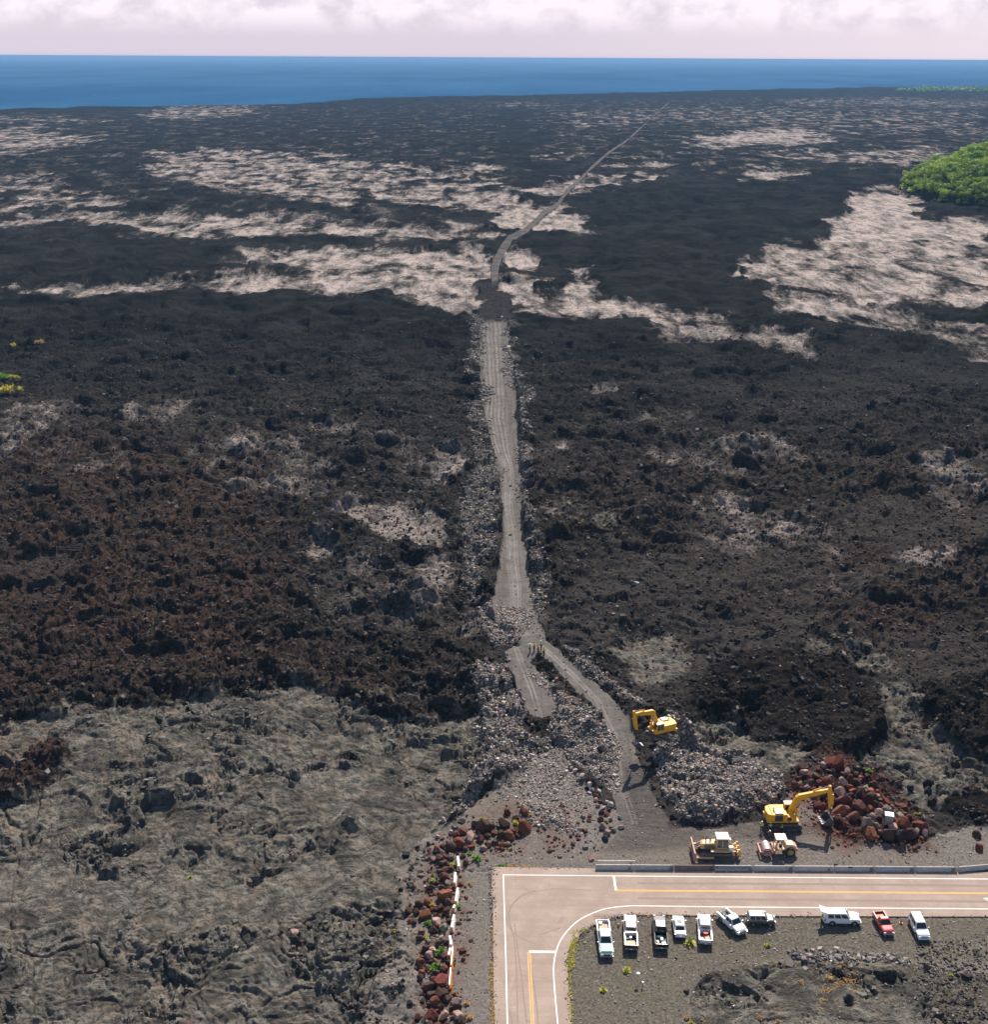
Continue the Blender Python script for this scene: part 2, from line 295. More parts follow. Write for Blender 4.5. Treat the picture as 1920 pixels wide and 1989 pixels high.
Hh = big+aaH*(1-pa_eff)+(paH-.55-.4*sstep(300, 500, Y)+.5*soil)*pa_eff+mound*1.4*(1+.3*noise(15, 9))-soil*0.0
# rough silver country: lit tops and dark hollows
Hh = Hh*(1-smooth)+smooth*(noise(16, 1.3)*0.05-.05)*(1-parking*.3)
Hh += (rubh*(1+.35*noise(23, 5)+.3*noise(24, 2))+noise(25, 1.1)*.16*sstep(.05, .3, rubh))*(1-.7*track)
lift = flat*0.0
Hh = Hh*(1-roadz)+roadz*(-0.12)
farbump = noise(26, 150)*2.5*sstep(1800, 3000, Y); Hh += farbump
# coast: land ends along this line, sea floor beyond
cx = np.array([-3400, -400, 0, 130, 290, 500, 560, 700, 750, 870, 960, 1130, 1290, 1400, 1700, 1780, 1920, 2400, 5300.])
cy = np.array([262, 222, 212, 207, 205, 200, 202, 191, 187, 185.5, 185, 182, 177.5, 174, 168.5, 169, 169, 166, 163.])
cyv = np.interp(QX, cx, cy)
ins = QY-cyv+noise(27, 260)*1.6+noise(28, 90)*.8
coast = sstep(-.6, .8, ins)
SEAZ = -9.0
Hh = Hh*coast+(1-coast)*(SEAZ-12)
# broad wooded hill at the right
HC = G(2108, 380); HILLR = (160.0, 190.0)
hd = np.sqrt(((X-HC.x)/HILLR[0])**2+((Y-HC.y)/HILLR[1])**2)
hill = np.clip(1-hd*hd, 0, 1); Hh += hill**.72*44*(1+.1*noise(29, 30))
Z = Hh.astype(np.float32)
def ground(x, y):
    """terrain height at world points (arrays or scalars)"""
    x = np.asarray(x, float); y = np.asarray(y, float)
    j = np.interp(y, RY, np.arange(NR)); s = np.interp(y, RY, RS)
    i = np.interp(x*s+W0/2, cols, np.arange(NC))
    j0 = np.clip(j.astype(int), 0, NR-2); i0 = np.clip(i.astype(int), 0, NC-2); fj = j-j0; fi = i-i0
    return (Z[j0, i0]*(1-fi)+Z[j0, i0+1]*fi)*(1-fj)+(Z[j0+1, i0]*(1-fi)+Z[j0+1, i0+1]*fi)*fj
def sample(A, x, y):
    j = np.interp(y, RY, np.arange(NR)); s = np.interp(y, RY, RS); i = np.interp(x*s+W0/2, cols, np.arange(NC))
    return A[np.clip(np.rint(j).astype(int), 0, NR-1), np.clip(np.rint(i).astype(int), 0, NC-1)]

def np_mesh(name, V, Fc, nside, smooth_=True):
    me = bpy.data.meshes.new(name); V = np.asarray(V, np.float32); Fc = np.asarray(Fc, np.int32).reshape(-1, nside)
    me.vertices.add(len(V)); me.vertices.foreach_set('co', V.ravel())
    me.loops.add(Fc.size); me.loops.foreach_set('vertex_index', Fc.ravel())
    me.polygons.add(len(Fc)); me.polygons.foreach_set('loop_start', np.arange(0, Fc.size, nside, dtype=np.int32)); me.polygons.foreach_set('loop_total', np.full(len(Fc), nside, np.int32))
    me.polygons.foreach_set('use_smooth', np.full(len(Fc), smooth_))
    me.update(calc_edges=True); return me
def add_col(me, name, rgb, a=None):
    at = me.color_attributes.new(name, 'FLOAT_COLOR', 'POINT'); n = len(me.vertices)
    d = np.ones((n, 4), np.float32); d[:, :3] = rgb
    if a is not None: d[:, 3] = a
    at.data.foreach_set('color', d.ravel())
ruts = np.zeros(X.shape, np.float32)
mainl = [(956,622,0),(960,700,0),(964,780,0),(969,850,0),(984,900,0),(988,960,0),(993,1020,0),(998,1100,0),(1004,1180,0),(1020,1235,0)]
bran = [(1030,1250,0),(1060,1262,0),(1112,1308,0),(1165,1360,0),(1200,1430,0),(1208,1520,0),(1235,1600,0)]; spur = [(1000,1255,0),(1012,1290,0),(1035,1340,0),(1055,1395,0)]
WXr = QX+2.2*noise(61, 30)*np.clip(RS[:, None]*.3, .3, 3)
for pts, offs in ((mainl, (-17, -9, -2, 6, 14)), (bran, (-8, 5)), (spur, (-7, 6))):
    for o_ in offs: ruts = np.maximum(ruts, (1-sstep(.3, 2.6, line_d([(a+o_*(.6 if b > 850 else 1), b, 0) for a, b, c in pts], WXr, QY)))*(1 if o_ in (-9, 6, -8, 5, -7) else .6))
idx = np.arange(NR*NC, dtype=np.int32).reshape(NR, NC)
quads = np.stack([idx[:-1, :-1], idx[:-1, 1:], idx[1:, 1:], idx[1:, :-1]], -1).reshape(-1, 4)
tm = np_mesh('lava_field', np.stack([X.ravel(), Y.ravel(), Z.ravel()], 1), quads, 4)
parkg = parking
add_col(tm, 'mA', np.stack([silver.ravel(), greyp.ravel(), gravel.ravel()], 1))
add_col(tm, 'mB', np.stack([np.clip(red, 0, 1).ravel(), np.clip(brown, 0, 1).ravel(), rub.ravel()], 1))
add_col(tm, 'mD', np.stack([soil.ravel(), parking.ravel(), hill.ravel()], 1), calm.ravel())
add_col(tm, 'mC', np.stack([np.maximum(mound, rock*(greyp > .3)*.9).ravel(), np.clip(dirt+dampd*.65, 0, 1).ravel(), np.maximum(track, trackf).ravel()], 1), ruts.ravel())

# ------------------------------------------------------------------ materials
def newmat(name):
    m = bpy.data.materials.new(name); m.use_nodes = True; t = m.node_tree; t.nodes.clear()
    b = N(t, 'ShaderNodeBsdfPrincipled'); o = N(t, 'ShaderNodeOutputMaterial'); L(t, b.outputs[0], o.inputs[0]); return m, t, b
def flatmat(name, col, rough=.6, metal=0.0, nz=.12, sc=6.0, spec=.5, coat=0.0, dirt=None):
    m, t, b = newmat(name)
    g = N(t, 'ShaderNodeNewGeometry') if False else N(t, 'ShaderNodeTexCoord')
    n = N(t, 'ShaderNodeTexNoise', inp={'Scale': sc, 'Detail': 5.0, 'Roughness': .65}); L(t, g.outputs['Object'], n.inputs['Vector'])
    r = N(t, 'ShaderNodeMapRange', inp={1: .3, 2: .7, 3: 1-nz, 4: 1+nz}); L(t, n.outputs['Fac'], r.inputs[0])
    x = N(t, 'ShaderNodeMix', data_type='RGBA', blend_type='MULTIPLY'); x.inputs['Factor'].default_value = 1; x.inputs['A'].default_value = (*col, 1); L(t, r.outputs[0], x.inputs['B'])
    out = x.outputs['Result']
    if dirt:
        n2 = N(t, 'ShaderNodeTexNoise', inp={'Scale': sc*.45, 'Detail': 6.0, 'Roughness': .7}); L(t, g.outputs['Object'], n2.inputs['Vector'])
        r2 = N(t, 'ShaderNodeMapRange', interpolation_type='SMOOTHSTEP', inp={1: dirt[1], 2: dirt[1]+.15}); L(t, n2.outputs['Fac'], r2.inputs[0])
        x2 = N(t, 'ShaderNodeMix', data_type='RGBA'); L(t, r2.outputs[0], x2.inputs['Factor']); L(t, out, x2.inputs['A']); x2.inputs['B'].default_value = (*dirt[0], 1); out = x2.outputs['Result']
    L(t, out, b.inputs['Base Color']); b.inputs['Roughness'].default_value = rough; b.inputs['Metallic'].default_value = metal
    b.inputs['Specular IOR Level'].default_value = spec; b.inputs['Coat Weight'].default_value = coat; b.inputs['Coat Roughness'].default_value = .08
    return m

class NB:
    """tiny node-graph builder"""
    def __init__(s, t): s.t = t
    def math(s, op, a, b=0.0, c=None, clamp=False):
        n = N(s.t, 'ShaderNodeMath', operation=op, use_clamp=clamp)
        for i, v in enumerate((a, b) if c is None else (a, b, c)):
            if isinstance(v, (int, float)): n.inputs[i].default_value = v
            else: L(s.t, v, n.inputs[i])
        return n.outputs[0]
    def ss(s, v, a, b, lo=0.0, hi=1.0):
        n = N(s.t, 'ShaderNodeMapRange', interpolation_type='SMOOTHSTEP', inp={1: a, 2: b, 3: lo, 4: hi}); L(s.t, v, n.inputs[0]); return n.outputs[0]
    def mix(s, f, a, b, mode='MIX'):
        n = N(s.t, 'ShaderNodeMix', data_type='RGBA', blend_type=mode)
        for k, v in (('Factor', f), ('A', a), ('B', b)):
            i = n.inputs[k] if k != 'Factor' else n.inputs['Factor']
            if isinstance(v, (int, float)): i.default_value = v
            elif isinstance(v, tuple): i.default_value = (*v, 1)
            else: L(s.t, v, i)
        return n.outputs['Result']
    def noise(s, v, sc, det=4.0, ro=.6, dist=0.0, out='Fac'):
        n = N(s.t, 'ShaderNodeTexNoise', inp={'Scale': sc, 'Detail': det, 'Roughness': ro, 'Distortion': dist}); L(s.t, v, n.inputs['Vector']); return n.outputs[out]
    def map(s, v, sc, rot=(0, 0, 0)):
        n = N(s.t, 'ShaderNodeMapping'); n.inputs['Scale'].default_value = sc; n.inputs['Rotation'].default_value = rot; L(s.t, v, n.inputs['Vector']); return n.outputs[0]

def lava_material():
    m, t, b = newmat('lava ground'); q = NB(t)
    P = N(t, 'ShaderNodeTexCoord').outputs['Object']
    def N_y(P):
        s = N(t, 'ShaderNodeSeparateXYZ'); L(t, P, s.inputs[0]); return s.outputs['Y']
    def att(n):
        a = N(t, 'ShaderNodeAttribute', attribute_name=n); s = N(t, 'ShaderNodeSeparateColor'); L(t, a.outputs['Color'], s.inputs[0]); return s.outputs
    A = att('mA'); B = att('mB'); C = att('mC'); D = att('mD'); da = N(t, 'ShaderNodeAttribute', attribute_name='mD')
    nP = q.noise(P, .22, 7, .72, 2.2)
    nL = q.noise(P, .02, 5, .6); nM = q.noise(P, .09, 6, .65, .6); nS = q.noise(P, .55, 5, .65, .3); nT = q.noise(P, 2.2, 4, .7)
    nW = q.noise(q.map(P, (1, .5, 1)), .04, 7, .66, .4)
    nC = q.noise(P, .3, 3, .6)
    # a'a
    aa = q.mix(q.ss(nS, .35, .68), (.013, .0128, .0115), (.044, .040, .035))
    aa = q.mix(q.math('MULTIPLY', q.ss(q.noise(P, .035, 7, .7, 1.5), .56, .64), q.ss(A[2], .2, 0.0, 1, 0) if False else .7), aa, q.mix(q.ss(nS, .35, .65), (.03, .029, .028), (.085, .078, .072)))
    nF = q.noise(q.map(P, (.012, .035, 1), (0, 0, .12)), 1.0, 8, .68, 1.6)
    aa = q.mix(q.math('MULTIPLY', q.ss(nF, .50, .62), .8), aa, q.mix(q.ss(nS, .35, .65), (.030, .026, .024), (.085, .072, .064)))
    aa = q.mix(q.math('MULTIPLY', q.ss(nF, .44, .34), .75), aa, (.009, .009, .0105))
    brown = q.mix(q.ss(nS, .35, .65), (.020, .014, .011), (.078, .050, .037))
    aa = q.mix(q.math('MULTIPLY', q.math('MULTIPLY', B[1], .95), q.ss(nM, .34, .58)), aa, brown)
    fle = q.math('MULTIPLY', q.ss(nT, .60, .72), q.ss(nM, .46, .64))
    aa = q.mix(q.math('MULTIPLY', fle, .75), aa, (.24, .21, .18))
    aa = q.mix(q.math('MULTIPLY', q.math('MULTIPLY', da.outputs['Alpha'], .75), q.math('SUBTRACT', 1.0, C[0])), aa, q.mix(q.ss(nP, .36, .64), (.022, .021, .020), (.070, .062, .056)))
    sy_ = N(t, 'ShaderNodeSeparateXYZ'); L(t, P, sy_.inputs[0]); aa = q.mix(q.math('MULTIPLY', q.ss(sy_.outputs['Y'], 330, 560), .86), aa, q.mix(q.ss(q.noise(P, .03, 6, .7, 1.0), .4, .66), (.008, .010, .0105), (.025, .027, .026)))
    aa = q.mix(C[0], aa, q.mix(q.ss(nS, .4, .7), (.012, .011, .010), (.038, .030, .024)))
    # silver pahoehoe, far
    vor = N(t, 'ShaderNodeTexVoronoi', feature='DISTANCE_TO_EDGE', inp={'Scale': .16})
    wv = N(t, 'ShaderNodeMixRGB') if False else None
    wn = q.noise(P, .25, 3, .5, 0, 'Color'); vm = N(t, 'ShaderNodeVectorMath', operation='MULTIPLY_ADD'); L(t, wn, vm.inputs[0]); vm.inputs[1].default_value = (4, 4, 0); L(t, P, vm.inputs[2]); L(t, vm.outputs[0], vor.inputs['Vector'])
    ck = q.ss(vor.outputs['Distance'], .0, .06, .28, 1.0)
    Ps = q.map(P, (1, .32, 1)); sil = q.mix(q.ss(q.noise(Ps, .12, 6, .68, .1), .34, .60), (.13, .13, .12), (.43, .365, .33))
    sil = q.mix(q.math('MULTIPLY', q.ss(nC, .5, .7), .5), sil, (.36, .28, .24))
    sil = q.mix(1.0, sil, q.mix(ck, (.25, .25, .25), (1, 1, 1)), 'MULTIPLY')
    nearf = q.ss(N_y(P), 480, 620, .66, 1.0); sil = q.mix(1.0, sil, q.mix(nearf, (0, 0, 0), (1, 1, 1)), 'MULTIPLY'); sil = q.mix(q.math('MULTIPLY', q.ss(q.noise(P, .75, 6, .75, .8), .50, .62), q.ss(N_y(P), 620, 480)), sil, (.03, .03, .029))
    sf = q.ss(q.math('ADD', A[0], q.math('MULTIPLY', q.math('SUBTRACT', q.math('ADD', q.math('MULTIPLY', nW, .62), q.math('MULTIPLY', q.noise(q.map(P, (1, .3, 1)), .10, 6, .8, .5), .38)), .5), 5.0)), .16, .86)
    sf = q.math('MULTIPLY', sf, q.ss(A[0], .02, .2))
    # grey-green pahoehoe, near
    gp = q.mix(q.ss(nP, .36, .66), (.058, .056, .049), (.205, .192, .163))
    gp = q.mix(q.math('MULTIPLY', q.ss(q.noise(P, .055, 7, .7, 2.5), .46, .60), .7), gp, (.050, .047, .042))
    gp = q.mix(q.math('MULTIPLY', q.ss(nC, .5, .68), .55), gp, (.23, .185, .145))
    wvn = N(t, 'ShaderNodeTexWave', wave_type='RINGS', rings_direction='Z', inp={'Scale': .30, 'Distortion': 6.0, 'Detail': 3.0, 'Detail Scale': .35, 'Detail Roughness': .6}); wq = N(t, 'ShaderNodeVectorMath', operation='MULTIPLY_ADD'); L(t, q.noise(P, .055, 2, .5, .6, 'Color'), wq.inputs[0]); wq.inputs[1].default_value = (90, 90, 0); L(t, P, wq.inputs[2]); L(t, wq.outputs[0], wvn.inputs['Vector'])
    rope = wvn.outputs['Fac']
    gp = q.mix(q.math('MULTIPLY', q.math('MULTIPLY', q.ss(rope, .0, .35, 1, 0), q.ss(q.noise(P, .04, 3, .6), .5, .6)), .4), gp, (.05, .048, .044))
    gp = q.mix(q.math('MULTIPLY', q.ss(q.noise(P, .8, 5, .7, 1.5), .52, .64), .8), gp, (.036, .034, .031))
    gf = q.ss(q.math('ADD', A[1], q.math('ADD', q.math('MULTIPLY', q.math('SUBTRACT', nS, .5), 1.6), q.math('MULTIPLY', q.math('SUBTRACT', nM, .5), 1.6))), .40, .60)
    # gravel
    gr = q.mix(q.ss(nT, .35, .65), (.098, .090, .083), (.195, .176, .158))
    gr = q.mix(q.math('MULTIPLY', q.ss(nM, .4, .65), .6), gr, (.15, .125, .102))
    st = q.math('ADD', q.math('MULTIPLY', q.noise(q.map(P, (.7, .02, 1)), 1.0, 4, .6, .9), .45), q.math('MULTIPLY', q.noise(P, .35, 6, .7, .8), .55))
    tr = q.mix(q.ss(st, .35, .65), (.078, .074, .070), (.165, .152, .142))
    tr = q.mix(q.math('MULTIPLY', q.ss(nT, .42, .62), .6), tr, (.095, .090, .085))
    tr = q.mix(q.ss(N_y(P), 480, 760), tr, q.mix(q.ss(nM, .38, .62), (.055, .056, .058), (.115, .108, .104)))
    ca = N(t, 'ShaderNodeAttribute', attribute_name='mC'); tr = q.mix(q.math('MULTIPLY', ca.outputs['Alpha'], q.ss(q.noise(P, .12, 4, .6), .35, .6, .25, .75)), tr, (.30, .275, .255))
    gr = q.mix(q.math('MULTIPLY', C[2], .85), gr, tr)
    st2 = q.noise(q.map(P, (.25, 1.1, 1), (0, 0, .25)), 1.0, 5, .65, 2.0)
    dk = q.mix(q.ss(st2, .35, .7), (.036, .032, .029), (.092, .080, .071))
    gf2 = q.ss(q.math('ADD', A[2], q.math('MULTIPLY', q.math('SUBTRACT', nS, .5), .9)), .40, .58)
    so = q.mix(q.ss(nT, .35, .65), (.055, .050, .040), (.140, .124, .098)); so = q.mix(q.math('MULTIPLY', q.ss(nC, .5, .66), .6), so, (.075, .074, .036))
    # compose
    aa = q.mix(q.math('MULTIPLY', D[0], .9), aa, so); gr = q.mix(q.math('MULTIPLY', D[1], .7), gr, so)
    c = q.mix(sf, aa, sil)
    c = q.mix(gf, c, gp)
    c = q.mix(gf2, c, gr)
    dk = q.mix(q.ss(N_y(P), 300, 420), dk, q.mix(q.ss(nS, .35, .65), (.018, .018, .020), (.046, .044, .044))); c = q.mix(q.math('MULTIPLY', C[1], q.ss(nM, .25, .5)), c, dk)
    rb = q.mix(q.ss(nT, .4, .62), (.09, .082, .075), (.27, .24, .215))
    c = q.mix(q.math('MULTIPLY', B[2], .85), c, rb)
    rd = q.mix(q.ss(nS, .35, .65), (.055, .024, .017), (.12, .045, .030))
    c = q.mix(q.math('MULTIPLY', B[0], q.ss(nM, .38, .6)), c, rd)
    c = q.mix(q.ss(D[2], .0, .12), c, (.02, .035, .012))
    L(t, c, b.inputs['Base Color']); b.inputs['Roughness'].default_value = 1.0; b.inputs['Specular IOR Level'].default_value = 0.0
    # bump: rough clinker, softer on the smooth ground
    bn = q.noise(P, 3.4, 6, .75); h = q.math('ADD', q.math('MULTIPLY', q.math('ADD', bn, q.math('MULTIPLY', q.noise(P, .16, 5, .7), 5.0)), .30), q.math('MULTIPLY', rope, .03))
    bp = N(t, 'ShaderNodeBump', inp={'Strength': .8, 'Distance': 1.0}); L(t, h, bp.inputs['Height']); L(t, q.math('SUBTRACT', .9, q.math('MULTIPLY', gf2, .62)), bp.inputs['Strength']); L(t, bp.outputs[0], b.inputs['Normal'])
    return m
def link(name, me, mat=None, parent=None, kind=None, label=None, cat=None, group=None, loc=None):
    o = bpy.data.objects.new(name, me); COL.objects.link(o)
    if mat is not None and me is not None: me.materials.clear(); me.materials.append(mat)
    if parent is not None: o.parent = parent
    if kind: o['kind'] = kind
    if label: o['label'] = label
    if cat: o['category'] = cat
    if group: o['group'] = group
    if loc is not None: o.location = loc
    return o
link('lava_field', tm, lava_material(), kind='structure', label='wide field of dark rough lava with silvery grey smooth flows', cat='lava field')

# ------------------------------------------------------------------ sea
def sea_material():
    m, t, b = newmat('sea water'); q = NB(t); P = N(t, 'ShaderNodeTexCoord').outputs['Object']
    n = q.noise(q.map(P, (.0012, .0004, 1)), 1.0, 6, .6, .5); n2 = q.noise(q.map(P, (.02, .006, 1)), 1.0, 3, .6)
    c = q.mix(q.ss(n, .35, .65), (.014, .066, .150), (.028, .098, .200)); c = q.mix(q.math('MULTIPLY', q.ss(n2, .62, .75), .3), c, (.2, .3, .45))
    L(t, c, b.inputs['Base Color']); b.inputs['Roughness'].default_value = 1.0; b.inputs['Specular IOR Level'].default_value = 0.0
    return m
sm = bpy.data.meshes.new('sea'); bm = bmesh.new()
S_ = 130000; ys = [2200, 4000, 8000, 16000, 32000, 64000, S_]
vs = [[bm.verts.new((x, y, SEAZ)) for x in (-S_, -20000, 0, 20000, S_)] for y in ys]
for a in range(len(ys)-1):
    for c in range(4): bm.faces.new((vs[a][c], vs[a][c+1], vs[a+1][c+1], vs[a+1][c]))
bm.to_mesh(sm); bm.free()
link('sea', sm, sea_material(), kind='structure', label='blue ocean stretching to the horizon', cat='sea')
# ------------------------------------------------------------------ air
hm = bpy.data.meshes.new('haze'); bm = bmesh.new(); bmesh.ops.create_cube(bm, size=1.0)
bmesh.ops.scale(bm, vec=(2*S_+2000, 2*S_+2000, CAMH+3-(SEAZ-24)), verts=bm.verts); bmesh.ops.translate(bm, vec=(0, 0, ((CAMH+3)+(SEAZ-24))/2), verts=bm.verts); bm.to_mesh(hm); bm.free()
mh = bpy.data.materials.new('haze air'); mh.use_nodes = True; t = mh.node_tree; t.nodes.clear()
pv = N(t, 'ShaderNodeVolumePrincipled'); pv.inputs['Color'].default_value = (.26, .50, .84, 1); pv.inputs['Density'].default_value = 5.6e-5; pv.inputs['Anisotropy'].default_value = .0
L(t, pv.outputs[0], N(t, 'ShaderNodeOutputMaterial').inputs['Volume'])
link('haze', hm, mh, kind='stuff', label='thin blue haze over the lava field and sea', cat='haze')
# ================================================================== things
class MB:
    """collects shapes and links them as one mesh object"""
    def __init__(s): s.v = []; s.f = []
    def add(s, V, Fc):
        n = len(s.v); s.v += [tuple(p) for p in V]; s.f += [tuple(i+n for i in q) for q in Fc]; return s
    def box(s, c, d, rz=0.0, ry=0.0, tx=1.0, ty=1.0):
        V = []
        for k, (x, y, z) in enumerate([(-1,-1,-1),(1,-1,-1),(1,1,-1),(-1,1,-1),(-1,-1,1),(1,-1,1),(1,1,1),(-1,1,1)]):
            a, b, e = x*d[0]/2*(tx if z > 0 else 1), y*d[1]/2*(ty if z > 0 else 1), z*d[2]/2
            a, e = a*math.cos(ry)+e*math.sin(ry), -a*math.sin(ry)+e*math.cos(ry)
            a, b = a*math.cos(rz)-b*math.sin(rz), a*math.sin(rz)+b*math.cos(rz)
            V.append((c[0]+a, c[1]+b, c[2]+e))
        return s.add(V, [(3,2,1,0),(4,5,6,7),(0,1,5,4),(1,2,6,5),(2,3,7,6),(3,0,4,7)])
    def loft(s, secs, cap=True):
        n = len(secs[0]); V = [p for q in secs for p in q]; Fc = []
        for i in range(len(secs)-1):
            for j in range(n):
                a = i*n+j; b = i*n+(j+1) % n; Fc.append((a, b, b+n, a+n))
        if cap: Fc.append(tuple(range(n-1, -1, -1))); Fc.append(tuple((len(secs)-1)*n+j for j in range(n)))
        return s.add(V, Fc)
    def prism(s, prof, y0, y1):
        """prof: (x, z) outline extruded from y0 to y1"""
        return s.loft([[(x, y0, z) for x, z in prof], [(x, y1, z) for x, z in prof]])
    def tube(s, p0, p1, r0, r1=None, n=8):
        r1 = r0 if r1 is None else r1; p0 = Vector(p0); p1 = Vector(p1); d = (p1-p0).normalized()
        a = d.orthogonal().normalized(); b = d.cross(a)
        return s.loft([[tuple(p+(a*math.cos(t)+b*math.sin(t))*r) for t in [2*math.pi*i/n for i in range(n)]] for p, r in ((p0, r0), (p1, r1))])
    def path(s, pts, rad, n=8):
        pts = [Vector(p) for p in pts]; secs = []
        for i, p in enumerate(pts):
            d = (pts[min(i+1, len(pts)-1)]-pts[max(i-1, 0)]).normalized(); a = d.cross(Vector((0, 1, 0.013))).normalized(); b = d.cross(a)
            r = rad[i] if isinstance(rad, (list, tuple)) else rad
            secs.append([tuple(p+(a*math.cos(t)+b*math.sin(t))*r) for t in [2*math.pi*k/n for k in range(n)]])
        return s.loft(secs)
    def quadbox(s, q, off, th=.02):
        """thin slab lying on the quad q (4 points), pushed out by off"""
        q = [Vector(p) for p in q]; nrm = (q[1]-q[0]).cross(q[3]-q[0]).normalized()
        a = [p+nrm*off for p in q]; b = [p+nrm*(off-th) for p in q]
        return s.add(a+b, [(0,1,2,3),(7,6,5,4),(0,4,5,1),(1,5,6,2),(2,6,7,3),(3,7,4,0)])
    def mesh(s, name, smooth=False, bev=0.0):
        me = bpy.data.meshes.new(name); me.from_pydata(s.v, [], s.f)
        bm = bmesh.new(); bm.from_mesh(me); bmesh.ops.recalc_face_normals(bm, faces=bm.faces)
        if bev: bmesh.ops.bevel(bm, geom=[e for e in bm.edges if len(e.link_faces) == 2 and e.calc_face_angle(0) > .5], offset=bev, segments=1, affect='EDGES', clamp_overlap=True)
        bm.to_mesh(me); bm.free()
        if smooth: me.polygons.foreach_set('use_smooth', [True]*len(me.polygons))
        return me
    def build(s, name, mat, parent=None, smooth=False, bev=0.0, **k): return link(name, s.mesh(name, smooth, bev), mat, parent, **k)
def thing(name, label, cat, loc, rz=0.0, group=None):
    o = link(name, None, None, label=label, cat=cat, group=group, loc=loc); o.rotation_euler = (0, 0, rz); o.empty_display_size = .3; return o
def ring_quad(q, u0, u1, v0, v1):
    q = [Vector(p) for p in q]
    f = lambda u, v: (q[0]*(1-u)+q[1]*u)*(1-v)+(q[3]*(1-u)+q[2]*u)*v
    return [f(u0, v0), f(u1, v0), f(u1, v1), f(u0, v1)]

# ---- materials for the made things
M_ = {}
def fm(k, *a, **kw):
    if k not in M_: M_[k] = flatmat(k, *a, **kw)
    return M_[k]
tyre = fm('tyre rubber', (.02, .02, .021), .85); rim = fm('alloy rim', (.42, .42, .43), .35, .7); glass = fm('tinted car glass', (.012, .022, .026), .08, spec=.8, nz=.05)
wpaint = fm('white car paint', (.80, .80, .81), .28, nz=.03, coat=.5); spaint = fm('silver car paint', (.50, .46, .46), .3, .35, nz=.03, coat=.5)
kpaint = fm('black car paint', (.014, .022, .030), .22, nz=.05, coat=.8); rpaint = fm('red car paint', (.50, .020, .026), .25, nz=.05, coat=.6)
gpaint = fm('pale green car paint', (.34, .54, .45), .5, nz=.04, spec=.25); upaint = fm('dark grey green car paint', (.07, .085, .08), .3, .3, nz=.05, coat=.5)
chrome = fm('chrome', (.55, .55, .56), .22, .9); lampm = fm('headlamp glass', (.75, .76, .78), .12, nz=.03); tailm = fm('tail lamp red', (.35, .015, .012), .25)
blackp = fm('black plastic', (.022, .022, .023), .6); bedm = fm('scratched truck bed liner', (.12, .115, .11), .7, dirt=((.33, .27, .23), .52))
cyel = fm('machine yellow paint', (.80, .40, .012), .55, nz=.08, coat=.04, dirt=((.35, .22, .08), .66)); cyel2 = fm('faded tan yellow paint', (.66, .40, .20), .5, nz=.1, dirt=((.34, .20, .12), .55))
trackm = fm('dusty track steel', (.16, .125, .115), .75, .2, nz=.25, dirt=((.07, .055, .05), .5)); darkst = fm('dark machine steel', (.06, .055, .055), .6, .3); buckm = fm('worn bucket steel', (.16, .15, .16), .45, .6, nz=.2)
redbr = fm('dusty red frame paint', (.42, .13, .085), .55, nz=.15, dirt=((.40, .26, .20), .55)); drumm = fm('polished drum steel', (.52, .40, .36), .4, .4, nz=.1)
glassc = fm('machine cab glass', (.03, .06, .06), .1, spec=.7); whitep = fm('white painted metal', (.78, .76, .76), .4, nz=.05)

# ------------------------------------------------------------------ road
def sheet(name, polys, z, mat, th=0.0, **k):
    me = bpy.data.meshes.new(name); bm = bmesh.new()
    for P in polys:
        a = [bm.verts.new((p.x, p.y, z)) for p in P]; f = bm.faces.new(a)
        if f.normal.z < 0: f.normal_flip()
        f.normal_update()
        if f.normal.z < 0: f.normal_flip()
        if th:
            r = bmesh.ops.extrude_face_region(bm, geom=[f]); vs = [e for e in r['geom'] if isinstance(e, bmesh.types.BMVert)]
            bmesh.ops.translate(bm, verts=vs, vec=(0, 0, -th))
    bmesh.ops.triangulate(bm, faces=[f for f in bm.faces if len(f.verts) > 4])
    bmesh.ops.recalc_face_normals(bm, faces=bm.faces) if th else None
    bm.to_mesh(me); bm.free(); return link(name, me, mat, kind='structure', **k)
def px2w(pts): return [G(*p) for p in pts]
def crspline(P, n=6):
    P = [Vector((p[0], p[1], 0)) for p in P]; out = []
    for i in range(len(P)-1):
        a = P[max(i-1, 0)]; b = P[i]; c = P[i+1]; d = P[min(i+2, len(P)-1)]
        for k in range(n):
            t = k/n; out.append(.5*((2*b)+(c-a)*t+(2*a-5*b+4*c-d)*t*t+(3*b-a-3*c+d)*t*t*t))
    out.append(P[-1]); return out
def strip(pts, w, spl=0):
    P = crspline(px2w(pts), spl) if spl else [Vector((p.x, p.y, 0)) for p in px2w(pts)]
    Ls = []; Rs = []
    for i, p in enumerate(P):
        d = (P[min(i+1, len(P)-1)]-P[max(i-1, 0)]).normalized(); n = Vector((-d.y, d.x, 0))*w/2
        Ls.append(p+n); Rs.append(p-n)
    return [[Ls[i], Ls[i+1], Rs[i+1], Rs[i]] for i in range(len(P)-1)]
